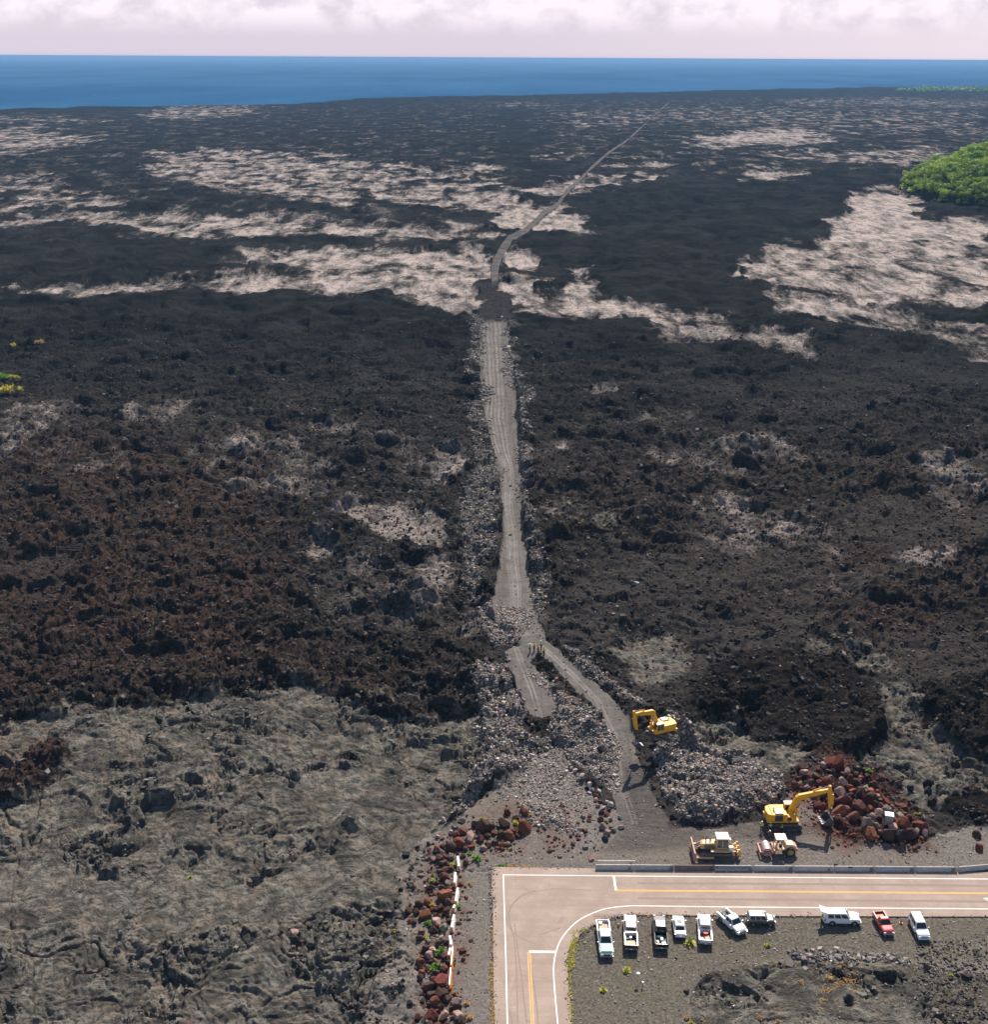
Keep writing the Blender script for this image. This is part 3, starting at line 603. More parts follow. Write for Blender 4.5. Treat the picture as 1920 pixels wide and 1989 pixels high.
def road_material():
    m, t, b = newmat('sun bleached asphalt'); q = NB(t); P = N(t, 'ShaderNodeTexCoord').outputs['Object']
    n1 = q.noise(P, .22, 6, .65, .4); n2 = q.noise(P, 9.0, 3, .7); n3 = q.noise(q.map(P, (.05, 1.3, 1)), 1.0, 5, .6, .3)
    c = q.mix(q.ss(n1, .32, .68), (.305, .238, .192), (.380, .300, .252))
    c = q.mix(q.math('MULTIPLY', q.ss(n3, .42, .68), .35), c, (.26, .20, .155)); c = q.mix(q.math('MULTIPLY', q.ss(n2, .45, .7), .22), c, (.22, .18, .155))
    c = q.mix(q.math('MULTIPLY', q.ss(q.noise(P, .9, 4, .6, 1.0), .62, .70), .4), c, (.46, .38, .36)); c = q.mix(q.math('MULTIPLY', q.ss(q.noise(P, .12, 7, .75, 2.0), .56, .66), .35), c, (.23, .185, .15))
    vo = N(t, 'ShaderNodeTexVoronoi', feature='DISTANCE_TO_EDGE', inp={'Scale': .19}); L(t, q.map(P, (1, .8, 1)), vo.inputs['Vector']); c = q.mix(q.math('MULTIPLY', q.ss(vo.outputs['Distance'], .0, .008, 1, 0), q.ss(q.noise(P, .06, 3, .6), .5, .6, 0, .5)), c, (.12, .10, .085))
    L(t, c, b.inputs['Base Color']); b.inputs['Roughness'].default_value = .9; b.inputs['Specular IOR Level'].default_value = .15; return m
inner = [(2600,1785),(1920,1781),(1600,1779.5),(1400,1778.5),(1250,1777),(1215,1779),(1180,1786),(1150,1799),(1130,1815),(1114,1838),(1106,1862),(1104,1890),(1107,1930),(1112,1989),(1120,2080),(1132,2200),(1180,2700)]
outer = [(985,2700),(960,1989),(958,1850),(957,1760),(955,1740),(956,1700),(955,1684),(1150,1686.5),(1500,1690.5),(1750,1693),(1900,1693.5),(2600,1699)]
rp = crspline(px2w(inner), 3)+[Vector((p.x, p.y, 0)) for p in px2w(outer)]
jr = random.Random(3)
rp = [p+Vector((jr.uniform(-.10, .10), jr.uniform(-.10, .10), 0)) for p in rp]
roadm = road_material()
RZ = 0.05
sheet('road', [rp], RZ, roadm, th=.22, label='pinkish sun bleached asphalt road turning a corner', cat='road')
linem = fm('white road paint', (.78, .74, .72), .7, nz=.1, sc=3.0, dirt=((.55, .46, .41), .62)); yelm = fm('yellow road paint', (.78, .40, .075), .7, nz=.1, sc=3.0, dirt=((.5, .33, .16), .64))
inl = [(2600,1771),(1920,1766),(1600,1763.5),(1400,1762),(1250,1760),(1218,1760.5),(1180,1765),(1150,1775),(1125,1788),(1105,1806),(1090,1826),(1082,1845),(1077,1868),(1076,1890),(1078,1925),(1084,1989),(1092,2075),(1102,2200),(1150,2700)]
for nm, pts, w, z, mt, sp, cat in (('white_edge_line', [(1008,2700),(986,1989),(983,1860),(980,1760),(978,1700)], .17, 4, linem, 0, 'outer edge line beside the white plastic barriers'),
    ('white_edge_line', [(977,1699.7),(1150,1701.5),(1500,1704.5),(1920,1708),(2600,1713)], .17, 8, linem, 0, 'outer edge line along the concrete barriers'),
    ('white_edge_line', inl, .17, 4, linem, 5, 'inner edge line round the bend'),
    ('stop_line', [(1193,1703),(1197,1730)], .34, 4, linem, 0, 'stop line across the upper lane'), ('stop_line', [(1028,1849),(1079.5,1849.6)], .42, 8, linem, 0, 'stop line across the lower lane')):
    sheet(nm, strip(pts, w, sp), RZ+z/1000, mt, label='white painted '+cat, cat='road marking')
for dy in (-.9, .9):
    sheet('yellow_centre_line', strip([(1197,1730.3+dy),(1500,1732.2+dy),(1920,1736+dy),(2600,1742+dy)], .12), RZ+.012, yelm, label='far yellow centre line' if dy < 0 else 'near yellow centre line', cat='road marking')
for dx in (-2.2, 2.2):
    sheet('yellow_centre_line', strip([(1028+dx,1850),(1030+dx,1890),(1035+dx,1989),(1062+dx*1.3,2700)], .12), RZ+.012, yelm, label='left yellow line of the lower leg' if dx < 0 else 'right yellow line of the lower leg', cat='road marking')
tmk = fm('tyre rubber smear', (.245, .190, .155), .9, nz=.2)
for k, pts in enumerate([[(1006,1989),(1004,1900),(1002,1860),(1000,1830),(996,1810),(990,1790),(992,1765),(1010,1742),(1040,1730)], [(1024,1989),(1018,1940),(1014,1900),(1008,1860),(1003,1820),(1000,1795)],
    [(1046,1989),(1040,1930),(1030,1870)], [(1040,1834),(1005,1818),(988,1798),(986,1780),(998,1755),(1030,1735),(1080,1727),(1150,1730)], [(985,1960),(996,1990),(1000,2100)], [(1240,1745),(1500,1748),(1920,1752)], [(1240,1716),(1600,1718),(1920,1721)]]):
    sheet('tyre_mark', strip(pts, .2 if k < 5 else .5, 6), RZ+.0008*(k+1)-.0002, tmk, label='faint dark tyre mark on the asphalt', cat='road marking')
w_ = G(1919, 1750); sheet('white_paint_mark', [[w_+Vector(p) for p in ((-.45, .5, 0), (.1, .7, 0), (1.2, -.3, 0), (1.1, -.8, 0))]], RZ+.004, linem, label='white paint patch on the road at the right edge', cat='road marking')

# ------------------------------------------------------------------ barriers
conc = [fm('pale weathered concrete', (.50, .46, .42), .9, nz=.2, sc=1.6, dirt=((.20, .19, .18), .55)), fm('grey weathered concrete', (.44, .42, .39), .9, nz=.2, sc=1.4, dirt=((.17, .17, .16), .52)), fm('brown stained concrete', (.20, .15, .13), .9, nz=.2, sc=1.4, dirt=((.12, .08, .07), .5))]
bprof = [(-.305, 0), (-.305, .08), (-.19, .30), (-.09, .81), (.09, .81), (.19, .30), (.305, .08), (.305, 0)]
def barrier(a, b, mat, label, face=None):
    A = G(*a); B = G(*b); d = B-A; Ln = d.length-.12; rz = math.atan2(d.y, d.x); c = (A+B)/2; zg = RZ if False else 0.02
    t = thing('concrete_barrier', label, 'barrier', (c.x, c.y, zg), rz, 'concrete barriers along the road')
    m = MB(); m.loft([[(x, y, z) for y, z in bprof] for x in (-Ln/2, Ln/2)]); m.build('body', mat, t, bev=.015)
    for x in (-Ln*.28, Ln*.28): MB().prism([(x-.18, -.001), (x+.18, -.001), (x+.14, .075), (x-.14, .075)], -.312, .312).build('drain_slot', blackp, t)
    if face: face(t, Ln)
    return t
def fquad(Ln, u0, v0, u1, v1):
    f = lambda u, v: ((-Ln/2+u*Ln), -(.19+(.09-.19)*v)-.006, .30+.51*v)
    return [f(u0, v0), f(u1, v0), f(u1, v1), f(u0, v1)]
def graf(t, Ln):
    m = MB(); m.quadbox(fquad(Ln, .02, .03, .98, .97), .002, .004); m.build('painted_face', fm('washed out blue white paint', (.30, .36, .36), .8, nz=.25, sc=2.2, dirt=((.16, .17, .16), .53)), t)
    r = random.Random(5); m = MB()
    for i in range(19):
        u = .04+i*.049+(.03 if i > 9 else 0)
        if u > .93: break
        for s in range(3):
            if r.random() < .5: m.quadbox(fquad(Ln, u+.0+s*.009, .18, u+.007+s*.009, .85), .006, .003)
            else: m.quadbox(fquad(Ln, u, .18+s*.28, u+.034, .27+s*.28), .0062+.0003*s, .003)
    m.quadbox(fquad(Ln, .035, .12, .945, .19), .0066, .003); m.build('painted_letters', fm('faded black spray paint', (.07, .085, .09), .8, nz=.3), t)
def patchf(u0, v0, u1, v1, mat):
    def f(t, Ln): MB().quadbox(fquad(Ln, u0, v0, u1, v1), .002, .004).build('paint_patch', mat, t)
    return f
bx = [1157,1234,1310.5,1388,1464.5,1543,1621.6,1700,1778.6,1860]
bl = ['pale concrete barrier at the left end of the long row', 'grey concrete barrier, second from the left end of the row', 'dark brown stained concrete barrier below the bulldozer', 'concrete barrier with washed out painted lettering below the bulldozer ripper', 'grey concrete barrier just below the road roller', 'pale concrete barrier to the right of the roller, below the large excavator', 'concrete barrier with a dark round stain on its face', 'concrete barrier with a bluish white painted face', 'plain grey concrete barrier where the row starts to bend', ]
fcs = [None, None, None, graf, None, None, patchf(.33, .5, .44, .98, fm('black soot', (.03, .028, .028), .9)), patchf(.03, .05, .72, .95, fm('faded bluish paint', (.36, .43, .46), .8, nz=.2, sc=2, dirt=((.3, .3, .29), .5))), None]
for i in range(9):
    barrier((bx[i], 1687.8+i*.52), (bx[i+1], 1687.8+(i+1)*.52), conc[2] if i == 2 else conc[0] if i in (0, 5) else conc[1], bl[i], fcs[i])
barrier((1861.5,1692.4), (1937,1686), conc[1], 'grey concrete barrier angled away at the right edge of the photo'); barrier((1938,1685.9), (2012,1680), conc[1], 'angled concrete barrier just beyond the right edge')
barrier((1160,1680), (1235,1680.2), conc[0], 'pale concrete barrier standing behind the left end of the row')

plw = fm('white barrier plastic', (.80, .76, .70), .55, nz=.08, dirt=((.55, .45, .36), .6)); plo = fm('orange barrier plastic', (.72, .22, .03), .55, nz=.1, dirt=((.55, .3, .1), .6))
pb = [(890.5,1665,1688),(884,1697,1720),(887.5,1727,1756),(882.5,1760,1769.5),(880,1779,1807.5),(875.5,1820,1841),(873.5,1844,1861)]
nmz = ['first', 'second', 'third', 'fourth, shortest,', 'fifth', 'sixth', 'seventh']
px0 = [-3, 2.5, 5, 4, 5.5, -3, 4]
for i, (x, y0, y1) in enumerate(pb):
    A = G(x+px0[i]*.4, y0+7); B = G(x-px0[i]*.4, y1+4); d = B-A; Ln = d.length; c = (A+B)/2
    t = thing('plastic_barrier', f'{nmz[i]} white plastic barrier from the top of the line beside the boulders', 'barrier', (c.x, c.y, .03), math.atan2(d.y, d.x), 'white plastic barriers in a line')
    m = MB(); m.loft([[(s, y, z) for y, z in ((-.30, 0), (-.30, .12), (-.2, .45), (-.17, .92), (.17, .92), (.2, .45), (.30, .12), (.30, 0))] for s in (-Ln/2, Ln/2)]); m.build('body', plw, t, bev=.04)
    MB().box((Ln/2+.03, 0, .42), (.10, .30, .80)).build('end_joint', plo, t); MB().tube((0, 0, .93), (0, 0, .98), .09).build('filler_cap', plo if i % 2 else blackp, t)
for i, (A, B, lab) in enumerate((((880,1848), (876.5,1886), 'upper long orange plastic barrier at the end of the white barrier line'), ((876,1889), (873,1925), 'lower long orange plastic barrier leaning over, at the end of the line'))):
    A = G(*A); B = G(*B); d = B-A; Ln = d.length; c = (A+B)/2
    t = thing('plastic_barrier', lab, 'barrier', (c.x, c.y, .03), math.atan2(d.y, d.x), 'orange plastic barriers'); 
    m = MB(); m.loft([[(s, y, z) for y, z in ((-.25, 0), (-.25, .12), (-.12, .45), (-.1, .92), (.1, .92), (.12, .45), (.25, .12), (.25, 0))] for s in (-Ln/2, Ln/2)]); m.build('body', plo, t, bev=.03)
    MB().box((0, 0, .945), (Ln*.9, .18, .04)).build('top_strip', plw, t)
# ------------------------------------------------------------------ cars and trucks
def wheel(root, x, y, side, r=.38, wd=.25, rm=None):
    w = MB().tube((x, y-wd/2, r), (x, y+wd/2, r), r, n=18).build('wheel', tyre, root, bev=.02)
    o = y+side*(wd/2+.006); m = MB().tube((x, o-side*.05, r), (x, o, r), r*.62, n=14)
    for k in range(5):
        a = k*2*math.pi/5; m.tube((x, o+side*.004, r), (x+math.cos(a)*r*.55, o+side*.004, r+math.sin(a)*r*.55), .035, .03, 4)
    m.build('rim', rm or rim, w)
def car(name, label, cat, rear, front, W, H, paint, style='suv', hood=1.0, belt=1.05, ws=(.22, .10), rb=(-.46, -.40), wins=3, wr=.38, roofp=None, hoodp=None, open_tail=False, hatch=False, zbot=.34, bedfull=None, sunroof=None, Lk=1.0, bumper=None, gl=None):
    A = G(*rear); B = G(*front); d = B-A; Ln = d.length*Lk; rz = math.atan2(d.y, d.x); c = (A+B)/2
    t = thing(name, label, cat, (c.x, c.y, .03), rz, 'vehicles parked beside the road'); w = W/2; h = Ln/2; gl = gl or glass
    def loop(x, hw, zb, zt, cr=.80): return [(x, -hw*.88, zb), (x, -hw*.99, zb+.12), (x, -hw, (zb+zt)/2), (x, -hw*.975, zt-.14), (x, -hw*.93, zt-.04), (x, -hw*cr, zt), (x, hw*cr, zt), (x, hw*.93, zt-.04), (x, hw*.975, zt-.14), (x, hw, (zb+zt)/2), (x, hw*.99, zb+.12), (x, hw*.88, zb)]
    xw0, xw1 = Ln*ws[0], Ln*ws[1]; xr0, xr1 = Ln*rb[0], Ln*rb[1]
    front_secs = [loop(xw0-.05, w, zbot, belt), loop(xw0+.12, w, zbot, (belt+hood)/2+.01), loop(h-.75, w*.985, zbot, hood), loop(h-.30, w*.95, zbot, hood-.06, .74), loop(h-.10, w*.86, zbot+.03, hood-.20, .7), loop(h, w*.72, zbot+.10, hood-.36, .7)]
    if style == 'pickup':
        xb = xr0-.02
        secs = [loop(xb, w, zbot, belt)]+front_secs
    elif style == 'sedan': secs = [loop(-h, w*.74, zbot+.1, belt-.30, .7), loop(-h+.10, w*.88, zbot+.03, belt-.10, .72), loop(-h+.35, w*.96, zbot, belt-.02, .78), loop(-h+.9, w, zbot, belt)]+front_secs
    else: secs = [loop(-h, w*.86, zbot+.06, belt-.10), loop(-h+.10, w*.95, zbot, belt), loop(-h+.5, w, zbot, belt)]+front_secs
    body = MB().loft(secs).build('body', paint, t, smooth=False, bev=.02)
    if hoodp:
        m = MB(); m.quadbox([(xw0+.02, -w*.86, (belt+hood)/2+.09), (h-.32, -w*.76, hood+.01), (h-.32, w*.76, hood+.01), (xw0+.02, w*.86, (belt+hood)/2+.09)], .02, .03); m.build('hood', hoodp, t)
        m = MB(); m.quadbox([(h-.32, -w*.74, hood-.06), (h-.06, -w*.66, hood-.22), (h-.06, w*.66, hood-.22), (h-.32, w*.74, hood-.06)], .012, .03); m.build('nose_panel', hoodp, t)
        for sy in (-1, 1):
            m = MB(); m.box((h-.78, sy*(w*.99), hood-.30), (.95, .05, .36)); m.build('fender', hoodp, t)
    else:
        MB().quadbox([(xw0+.10, -w*.70, (belt+hood)/2+.02), (h-.42, -w*.62, hood-.015), (h-.42, w*.62, hood-.015), (xw0+.10, w*.70, (belt+hood)/2+.02)], .012, .02).build('hood', paint, t)
    wb, wt = w*.90, w*.73
    lo = lambda z, xr, xf, hw: [(xr, -hw, z), (xf, -hw, z), (xf, hw, z), (xr, hw, z)]
    MB().loft([lo(belt-.03, xr0, xw0, wb), lo(H-.07, xr1, xw1, wt), lo(H, xr1+.10, xw1-.14, wt*.9)]).build('cabin', paint, t, bev=.03)
    MB().loft([lo(H-.002, xr1+.13, xw1-.16, wt*.88), lo(H+.018, xr1+.17, xw1-.22, wt*.84)]).build('roof', roofp or paint, t)
    z0, z1 = belt-.03, H-.07
    MB().quadbox(ring_quad([(xw0, -wb, z0), (xw0, wb, z0), (xw1, wt, z1), (xw1, -wt, z1)], .07, .93, .10, .96), .012).build('windshield', gl, t)
    if not hatch: MB().quadbox(ring_quad([(xr0, wb, z0), (xr0, -wb, z0), (xr1, -wt, z1), (xr1, wt, z1)], .08, .92, .16, .92), .012).build('rear_window', gl, t)
    for sy in (-1, 1):
        q = [(xw0, sy*wb, z0), (xr0, sy*wb, z0), (xr1, sy*wt, z1), (xw1, sy*wt, z1)] if sy > 0 else [(xr0, -wb, z0), (xw0, -wb, z0), (xw1, -wt, z1), (xr1, -wt, z1)]
        for k in range(wins):
            a, b = .07+k*.88/wins, .07+(k+1)*.88/wins-.045
            if sy < 0: a, b = 1-b, 1-a
            MB().quadbox(ring_quad(q, a, b, .16, .90), .012).build('side_window', gl, t)
        MB().box((xw0-.22, sy*(w+.11), belt+.06), (.12, .2, .16)).build('mirror', blackp if paint in (kpaint, rpaint) else paint, t, bev=.02)
        MB().box((h-.07, sy*w*.66, hood-.30), (.16, .34, .15), rz=-sy*.25).build('headlight', lampm, t)
        MB().box((-h+.02, sy*w*.86, belt-.25), (.10, .15, .34)).build('taillight', tailm, t)
        for x in (h*.64, -h*.60): wheel(t, x, sy*(w-.11), sy, wr)
    for x in (h*.64, -h*.60): 
        for sy in (-1, 1): MB().tube((x, sy*(w*.80), wr), (x, sy*(w+.004), wr), wr+.09, n=16).build('wheel_arch', blackp, t)
    MB().box((h-.0, 0, hood-.42), (.10, w*.95, .20)).build('grille', blackp, t, bev=.01)
    MB().box((h+.02, 0, zbot+.16), (.20, W*.90, .24)).build('front_bumper', bumper or (chrome if style == 'pickup' else paint), t, bev=.04)
    MB().box((-h-.02, 0, zbot+.18), (.18, W*.86, .20)).build('rear_bumper', chrome if style == 'pickup' else paint, t, bev=.04)
    MB().box((-h-.12, 0, zbot+.30), (.015, .34, .16)).build('number_plate', whitep, t)
    if sunroof: MB().box((sunroof[0]*Ln, 0, H+.022), (sunroof[1], wt*1.1, .02)).build('sunroof', gl, t)
    if style == 'pickup':
        zt = belt-.02; L0, L1 = -h, xr0-.06
        bed = MB().box(((L0+L1)/2, 0, zbot+.28), (L1-L0, W*.86, .10)).build('bed_floor', bedm, t)
        for sy in (-1, 1):
            m = MB(); m.loft([[(x, sy*(w-.20), zbot+.33), (x, sy*(w-.20), zt), (x, sy*(w-.05), zt), (x, sy*w, zt-.12), (x, sy*w*.99, zbot)] for x in (L0+.06, L1)]); m.build('bed_side', paint, t, bev=.02)
            MB().box(((L0+L1)/2, sy*(w-.12), zt+.012), (L1-L0-.1, .14, .03)).build('bed_rail', blackp if paint is kpaint else paint, t)
        MB().box((L1-.03, 0, (zbot+zt)/2+.14), (.07, W*.80, zt-zbot-.3)).build('bed_front_wall', paint, t)
        if open_tail: MB().box((L0-.26, 0, zbot+.34), (.55, W*.84, .07)).build('tailgate', bedm, t)
        else: MB().box((L0+.05, 0, (zbot+zt)/2+.10), (.09, W*.84, zt-zbot-.22)).build('tailgate', paint, t, bev=.02)
    if hatch:
        g = MB(); g.quadbox([(-h+.25, -wt, H+.01), (-h+.25, wt, H+.01), (-h-.72, wt*.98, H+.38), (-h-.72, -wt*.98, H+.38)][::-1], .03, .06); hh = g.build('open_tailgate', paint, t)
        MB().quadbox([(-h+.05, -wt*.8, H+.095), (-h+.05, wt*.8, H+.095), (-h-.45, wt*.78, H+.29), (-h-.45, -wt*.78, H+.29)][::-1], .035, .03).build('glass', gl, hh)
        MB().box((-h+.20, 0, (belt+H)/2-.02), (.10, W*.70, H-belt+.02)).build('cargo_opening', blackp, t)
    def loc(x, y, z): return (c.x+x*math.cos(rz)-y*math.sin(rz), c.y+x*math.sin(rz)+y*math.cos(rz), .03+z)
    t_loc[label] = (loc, rz, Ln, (zbot+.33))
    return t, loc, rz, Ln
t_loc = {}
v1 = car('pickup_truck', 'white pickup with a pale green hood, leftmost in the parked row', 'pickup truck', (1170.5,1799), (1179.5,1864), 1.98, 1.88, wpaint, 'pickup', hood=1.12, belt=1.2, ws=(.24, .13), rb=(-.13, -.11), wins=2, hoodp=gpaint, wr=.4)
v2 = car('pickup_truck', 'pinkish silver pickup with dark rear, second in the parked row, bed towards camera', 'pickup truck', (1226.6,1850), (1223.8,1787), 1.96, 1.88, spaint, 'pickup', hood=1.12, belt=1.2, ws=(.25, .16), rb=(-.10, -.075), wins=2, wr=.4)
v3 = car('pickup_truck', 'black pickup with cluttered bed, third in the parked row', 'pickup truck', (1285.4,1848), (1280.2,1788), 2.0, 1.9, kpaint, 'pickup', hood=1.15, belt=1.22, ws=(.26, .17), rb=(-.10, -.075), wins=2, wr=.4)
v4 = car('car', 'small white car parked between the black and the white pickup', 'car', (1322,1825.5), (1317,1787), 1.76, 1.44, wpaint, 'sedan', hood=.92, belt=.98, ws=(.22, .08), rb=(-.34, -.20), wins=2, wr=.33, sunroof=(-.04, .75))
v5 = car('pickup_truck', 'white pickup with red and tan load in its bed, tailgate towards camera', 'pickup truck', (1371,1839.5), (1367,1786), 1.98, 1.88, wpaint, 'pickup', hood=1.12, belt=1.2, ws=(.26, .17), rb=(-.12, -.10), wins=2, wr=.4)
v6 = car('pickup_truck', 'white pickup parked diagonally with its empty bed on the road edge', 'pickup truck', (1402,1780), (1443,1818.5), 1.92, 1.82, wpaint, 'pickup', hood=1.08, belt=1.16, ws=(.24, .13), rb=(-.12, -.10), wins=2, wr=.38, open_tail=True)
v7 = car('suv', 'grey suv with a white roof parked sideways along the road', 'suv', (1451,1792.3), (1505,1793.3), 1.78, 1.72, upaint, 'suv', hood=1.05, belt=1.08, ws=(.24, .12), rb=(-.49, -.45), wins=3, wr=.35, roofp=wpaint, sunroof=(.05, .45))
v8 = car('suv', 'large white suv parked sideways with its rear hatch open', 'suv', (1600,1789.5), (1669.5,1791), 2.03, 1.90, wpaint, 'suv', hood=1.12, belt=1.15, ws=(.22, .10), rb=(-.495, -.47), wins=3, wr=.40, hatch=True)
v9 = car('pickup_truck', 'small red pickup parked at an angle with its bed towards the road', 'pickup truck', (1705.5,1781), (1727.5,1820.5), 1.78, 1.66, rpaint, 'pickup', hood=1.0, belt=1.08, ws=(.20, .09), rb=(-.10, -.08), wins=1, wr=.35)
v10 = car('suv', 'long white suv, rightmost in the parked row', 'suv', (1775.5,1789), (1796,1829.5), 1.92, 1.86, wpaint, 'suv', hood=1.06, belt=1.12, ws=(.20, .08), rb=(-.49, -.465), wins=3, wr=.39)
# two tone paint: dark tailgates of the two trucks
for v in (v2,):
    for ch in v[0].children:
        if ch.name.split('.')[0] in ('tailgate', 'bed_side'): ch.data.materials[0] = fm('dark maroon lower paint', (.045, .02, .02), .3)
for ch in v7[0].children:
    if ch.name.split('.')[0] == 'hood': ch.data.materials[0] = spaint
    if ch.name.split('.')[0] == 'cabin': ch.data.materials[0] = spaint

# loads in the truck beds (they rest there: things of their own)
def cargo(v, name, label, cat, x, y, build, mat, dz=0):
    t, loc, rz, Ln = v; p = loc(x*Ln, y, t_loc[t['label']][3]+dz); o = build().build(name, mat, label=label, cat=cat, bev=.015); o.location = p; o.rotation_euler = (0, 0, rz+.1); return o
bx_ = lambda a, b, c: (lambda: MB().box((0, 0, c/2), (a, b, c)).box((0, 0, c+.01), (a*1.05, b*1.05, .03)))
cargo(v1, 'cardboard_box', 'white box in the bed of the green hooded pickup', 'box', -.42, -.35, bx_(.5, .45, .4), whitep); cargo(v1, 'plywood_sheet', 'tan wooden boards in the bed of the green hooded pickup', 'boards', -.32, -.2, bx_(1.2, .7, .2), fm('tan plywood', (.62, .42, .25), .8)); cargo(v1, 'tool_box', 'brown tool case behind the cab of the green hooded pickup', 'case', -.19, -.1, bx_(.3, .6, .25), fm('brown case', (.12, .06, .05), .6))
cargo(v1, 'tarpaulin', 'crumpled pinkish tarpaulin on the bed floor of the green hooded pickup', 'tarpaulin', -.36, .42, bx_(1.7, .6, .06), fm('pinkish tarpaulin', (.50, .38, .33), .8))
cargo(v2, 'tool_box', 'white crossbox behind the cab of the silver pickup', 'tool box', -.14, 0, bx_(.42, 1.6, .5), fm('cream metal', (.66, .58, .5), .5), .3); cargo(v2, 'bucket', 'white bucket in the bed of the silver pickup', 'bucket', -.25, .06, lambda: MB().tube((0, 0, 0), (0, 0, .42), .15, .19, 12).tube((0, 0, .42), (0, 0, .45), .2, .2, 12), whitep, .1)
cargo(v2, 'crate', 'green crate in the bed of the silver pickup', 'crate', -.24, .55, bx_(.55, .4, .35), fm('teal plastic', (.02, .16, .13), .6)); cargo(v2, 'plywood_sheet', 'pale board lying in the bed of the silver pickup', 'boards', -.40, .1, bx_(1.1, 1.3, .12), fm('pale board', (.62, .47, .38), .8), .15)
cargo(v3, 'cooler', 'pale blue cooler in the bed of the black pickup', 'cooler', -.30, -.1, bx_(.6, .4, .4), fm('pale blue plastic', (.22, .45, .58), .5)); cargo(v3, 'canvas_bag', 'dark bag in the bed of the black pickup', 'bag', -.22, .2, bx_(.5, .7, .35), fm('slate canvas', (.05, .07, .08), .9)); cargo(v3, 'water_jug', 'cream jug by the left side of the black pickup bed', 'jug', -.40, .5, bx_(.5, .3, .45), fm('cream plastic', (.62, .62, .45), .6)); cargo(v3, 'plastic_sack', 'white sack at the tailgate of the black pickup', 'sack', -.41, -.35, bx_(.5, .5, .25), whitep)
cargo(v5, 'fuel_can', 'red can in the bed of the white pickup beside the small car', 'can', -.22, -.05, bx_(.6, .6, .5), fm('red plastic', (.42, .05, .035), .6)); cargo(v5, 'sandbag', 'tan sack on the bed floor near the tailgate of the white pickup', 'sack', -.36, -.25, bx_(.9, .6, .22), fm('tan sacking', (.70, .44, .28), .9)); cargo(v5, 'tarpaulin', 'pale sheet beside the tan sack in the white pickup', 'sheet', -.38, .42, bx_(.7, .5, .1), fm('pale sheet', (.6, .5, .47), .9))
cargo(v6, 'ladder', 'grey ladder leaning in the bed of the diagonal white pickup', 'ladder', -.30, -.35, lambda: MB().tube((-.9, -.18, .05), (.9, -.18, .75), .03).tube((-.9, .18, .05), (.9, .18, .75), .03).tube((-.5, -.18, .2), (-.5, .18, .2), .02).tube((0, -.18, .4), (0, .18, .4), .02).tube((.5, -.18, .6), (.5, .18, .6), .02), fm('aluminium', (.3, .29, .28), .4, .6)); cargo(v6, 'tool_box', 'dark case in the bed of the diagonal white pickup', 'case', -.36, -.2, bx_(.5, .4, .4), blackp)
cargo(v9, 'plywood_sheet', 'tan board in the bed of the red pickup', 'boards', -.24, 0, bx_(1.0, 1.0, .15), fm('tan board', (.60, .36, .20), .8), .1)
# orange cone lying beside the red pickup
p = G(1751,1793); t = thing('traffic_cone', 'orange traffic cone between the red pickup and the white suv', 'cone', (p.x, p.y, .03), .3); og = fm('orange cone plastic', (.80, .16, .04), .5)
MB().box((0, 0, .03), (.42, .42, .05)).build('base', og, t); MB().tube((0, 0, .05), (0, 0, .68), .16, .03, 12).build('cone_body', og, t)
p = G(1202,1799); t = thing('traffic_cone', 'small orange marker between the first two pickups', 'marker', (p.x, p.y, .03), .3); MB().tube((0, 0, 0), (0, 0, .4), .15, .08, 10).build('body', og, t)

# ------------------------------------------------------------------ machines
def crawler_track(root, L_, W_, H_, y, mat, yaw=0.0, name='track'):
    r = H_/2; prof = []
    for k in range(9): a = -math.pi/2+math.pi*k/8; prof.append((L_/2-r+r*math.cos(a), r+r*math.sin(a)))
    for k in range(9): a = math.pi/2+math.pi*k/8; prof.append((-L_/2+r+r*math.cos(a), r+r*math.sin(a)))
    m = MB().prism(prof, y-W_/2, y+W_/2)
    n = int(L_/.22)
    for k in range(n):
        x = -L_/2+r+(L_-2*r)*(k+.5)/n
        m.box((x, y, H_+.02), (.10, W_*1.02, .06)).box((x, y, .0), (.10, W_*1.02, .05))
    for s in (1, -1):
        for k in range(1, 6):
            a = -math.pi/2+math.pi*k/6; m.box((s*(L_/2-r+(r+.02)*math.cos(a)), y, r+(r+.02)*math.sin(a)), (.06, W_*1.02, .10), ry=-s*a)
    o = m.build(name, mat, root); o.rotation_euler = (0, 0, yaw)
    for sy in (-1, 1):
        m = MB(); m.prism([(L_/2-r, r*.5), (L_/2-r, r*1.5), (-L_/2+r, r*1.5), (-L_/2+r, r*.5)], y+sy*(W_/2)-.02, y+sy*(W_/2)+.03)
        for x in (L_/2-r, -L_/2+r): m.tube((x, y+sy*W_/2-.02, r), (x, y+sy*(W_/2+.05), r), r*.62, n=12)
        m.build('roller_frame', darkst, o)
    return o
def beam(m, p0, p1, w0, w1, h0, h1):
    """tapered box beam in the x-z plane"""
    p0 = Vector((p0[0], 0, p0[1])); p1 = Vector((p1[0], 0, p1[1])); d = (p1-p0).normalized(); n = Vector((-d.z, 0, d.x))
    return m.loft([[tuple(p+n*h/2+Vector((0, -w/2, 0))), tuple(p+n*h/2+Vector((0, w/2, 0))), tuple(p-n*h/2+Vector((0, w/2, 0))), tuple(p-n*h/2+Vector((0, -w/2, 0)))] for p, w, h in ((p0, w0, h0), (p1, w1, h1))])
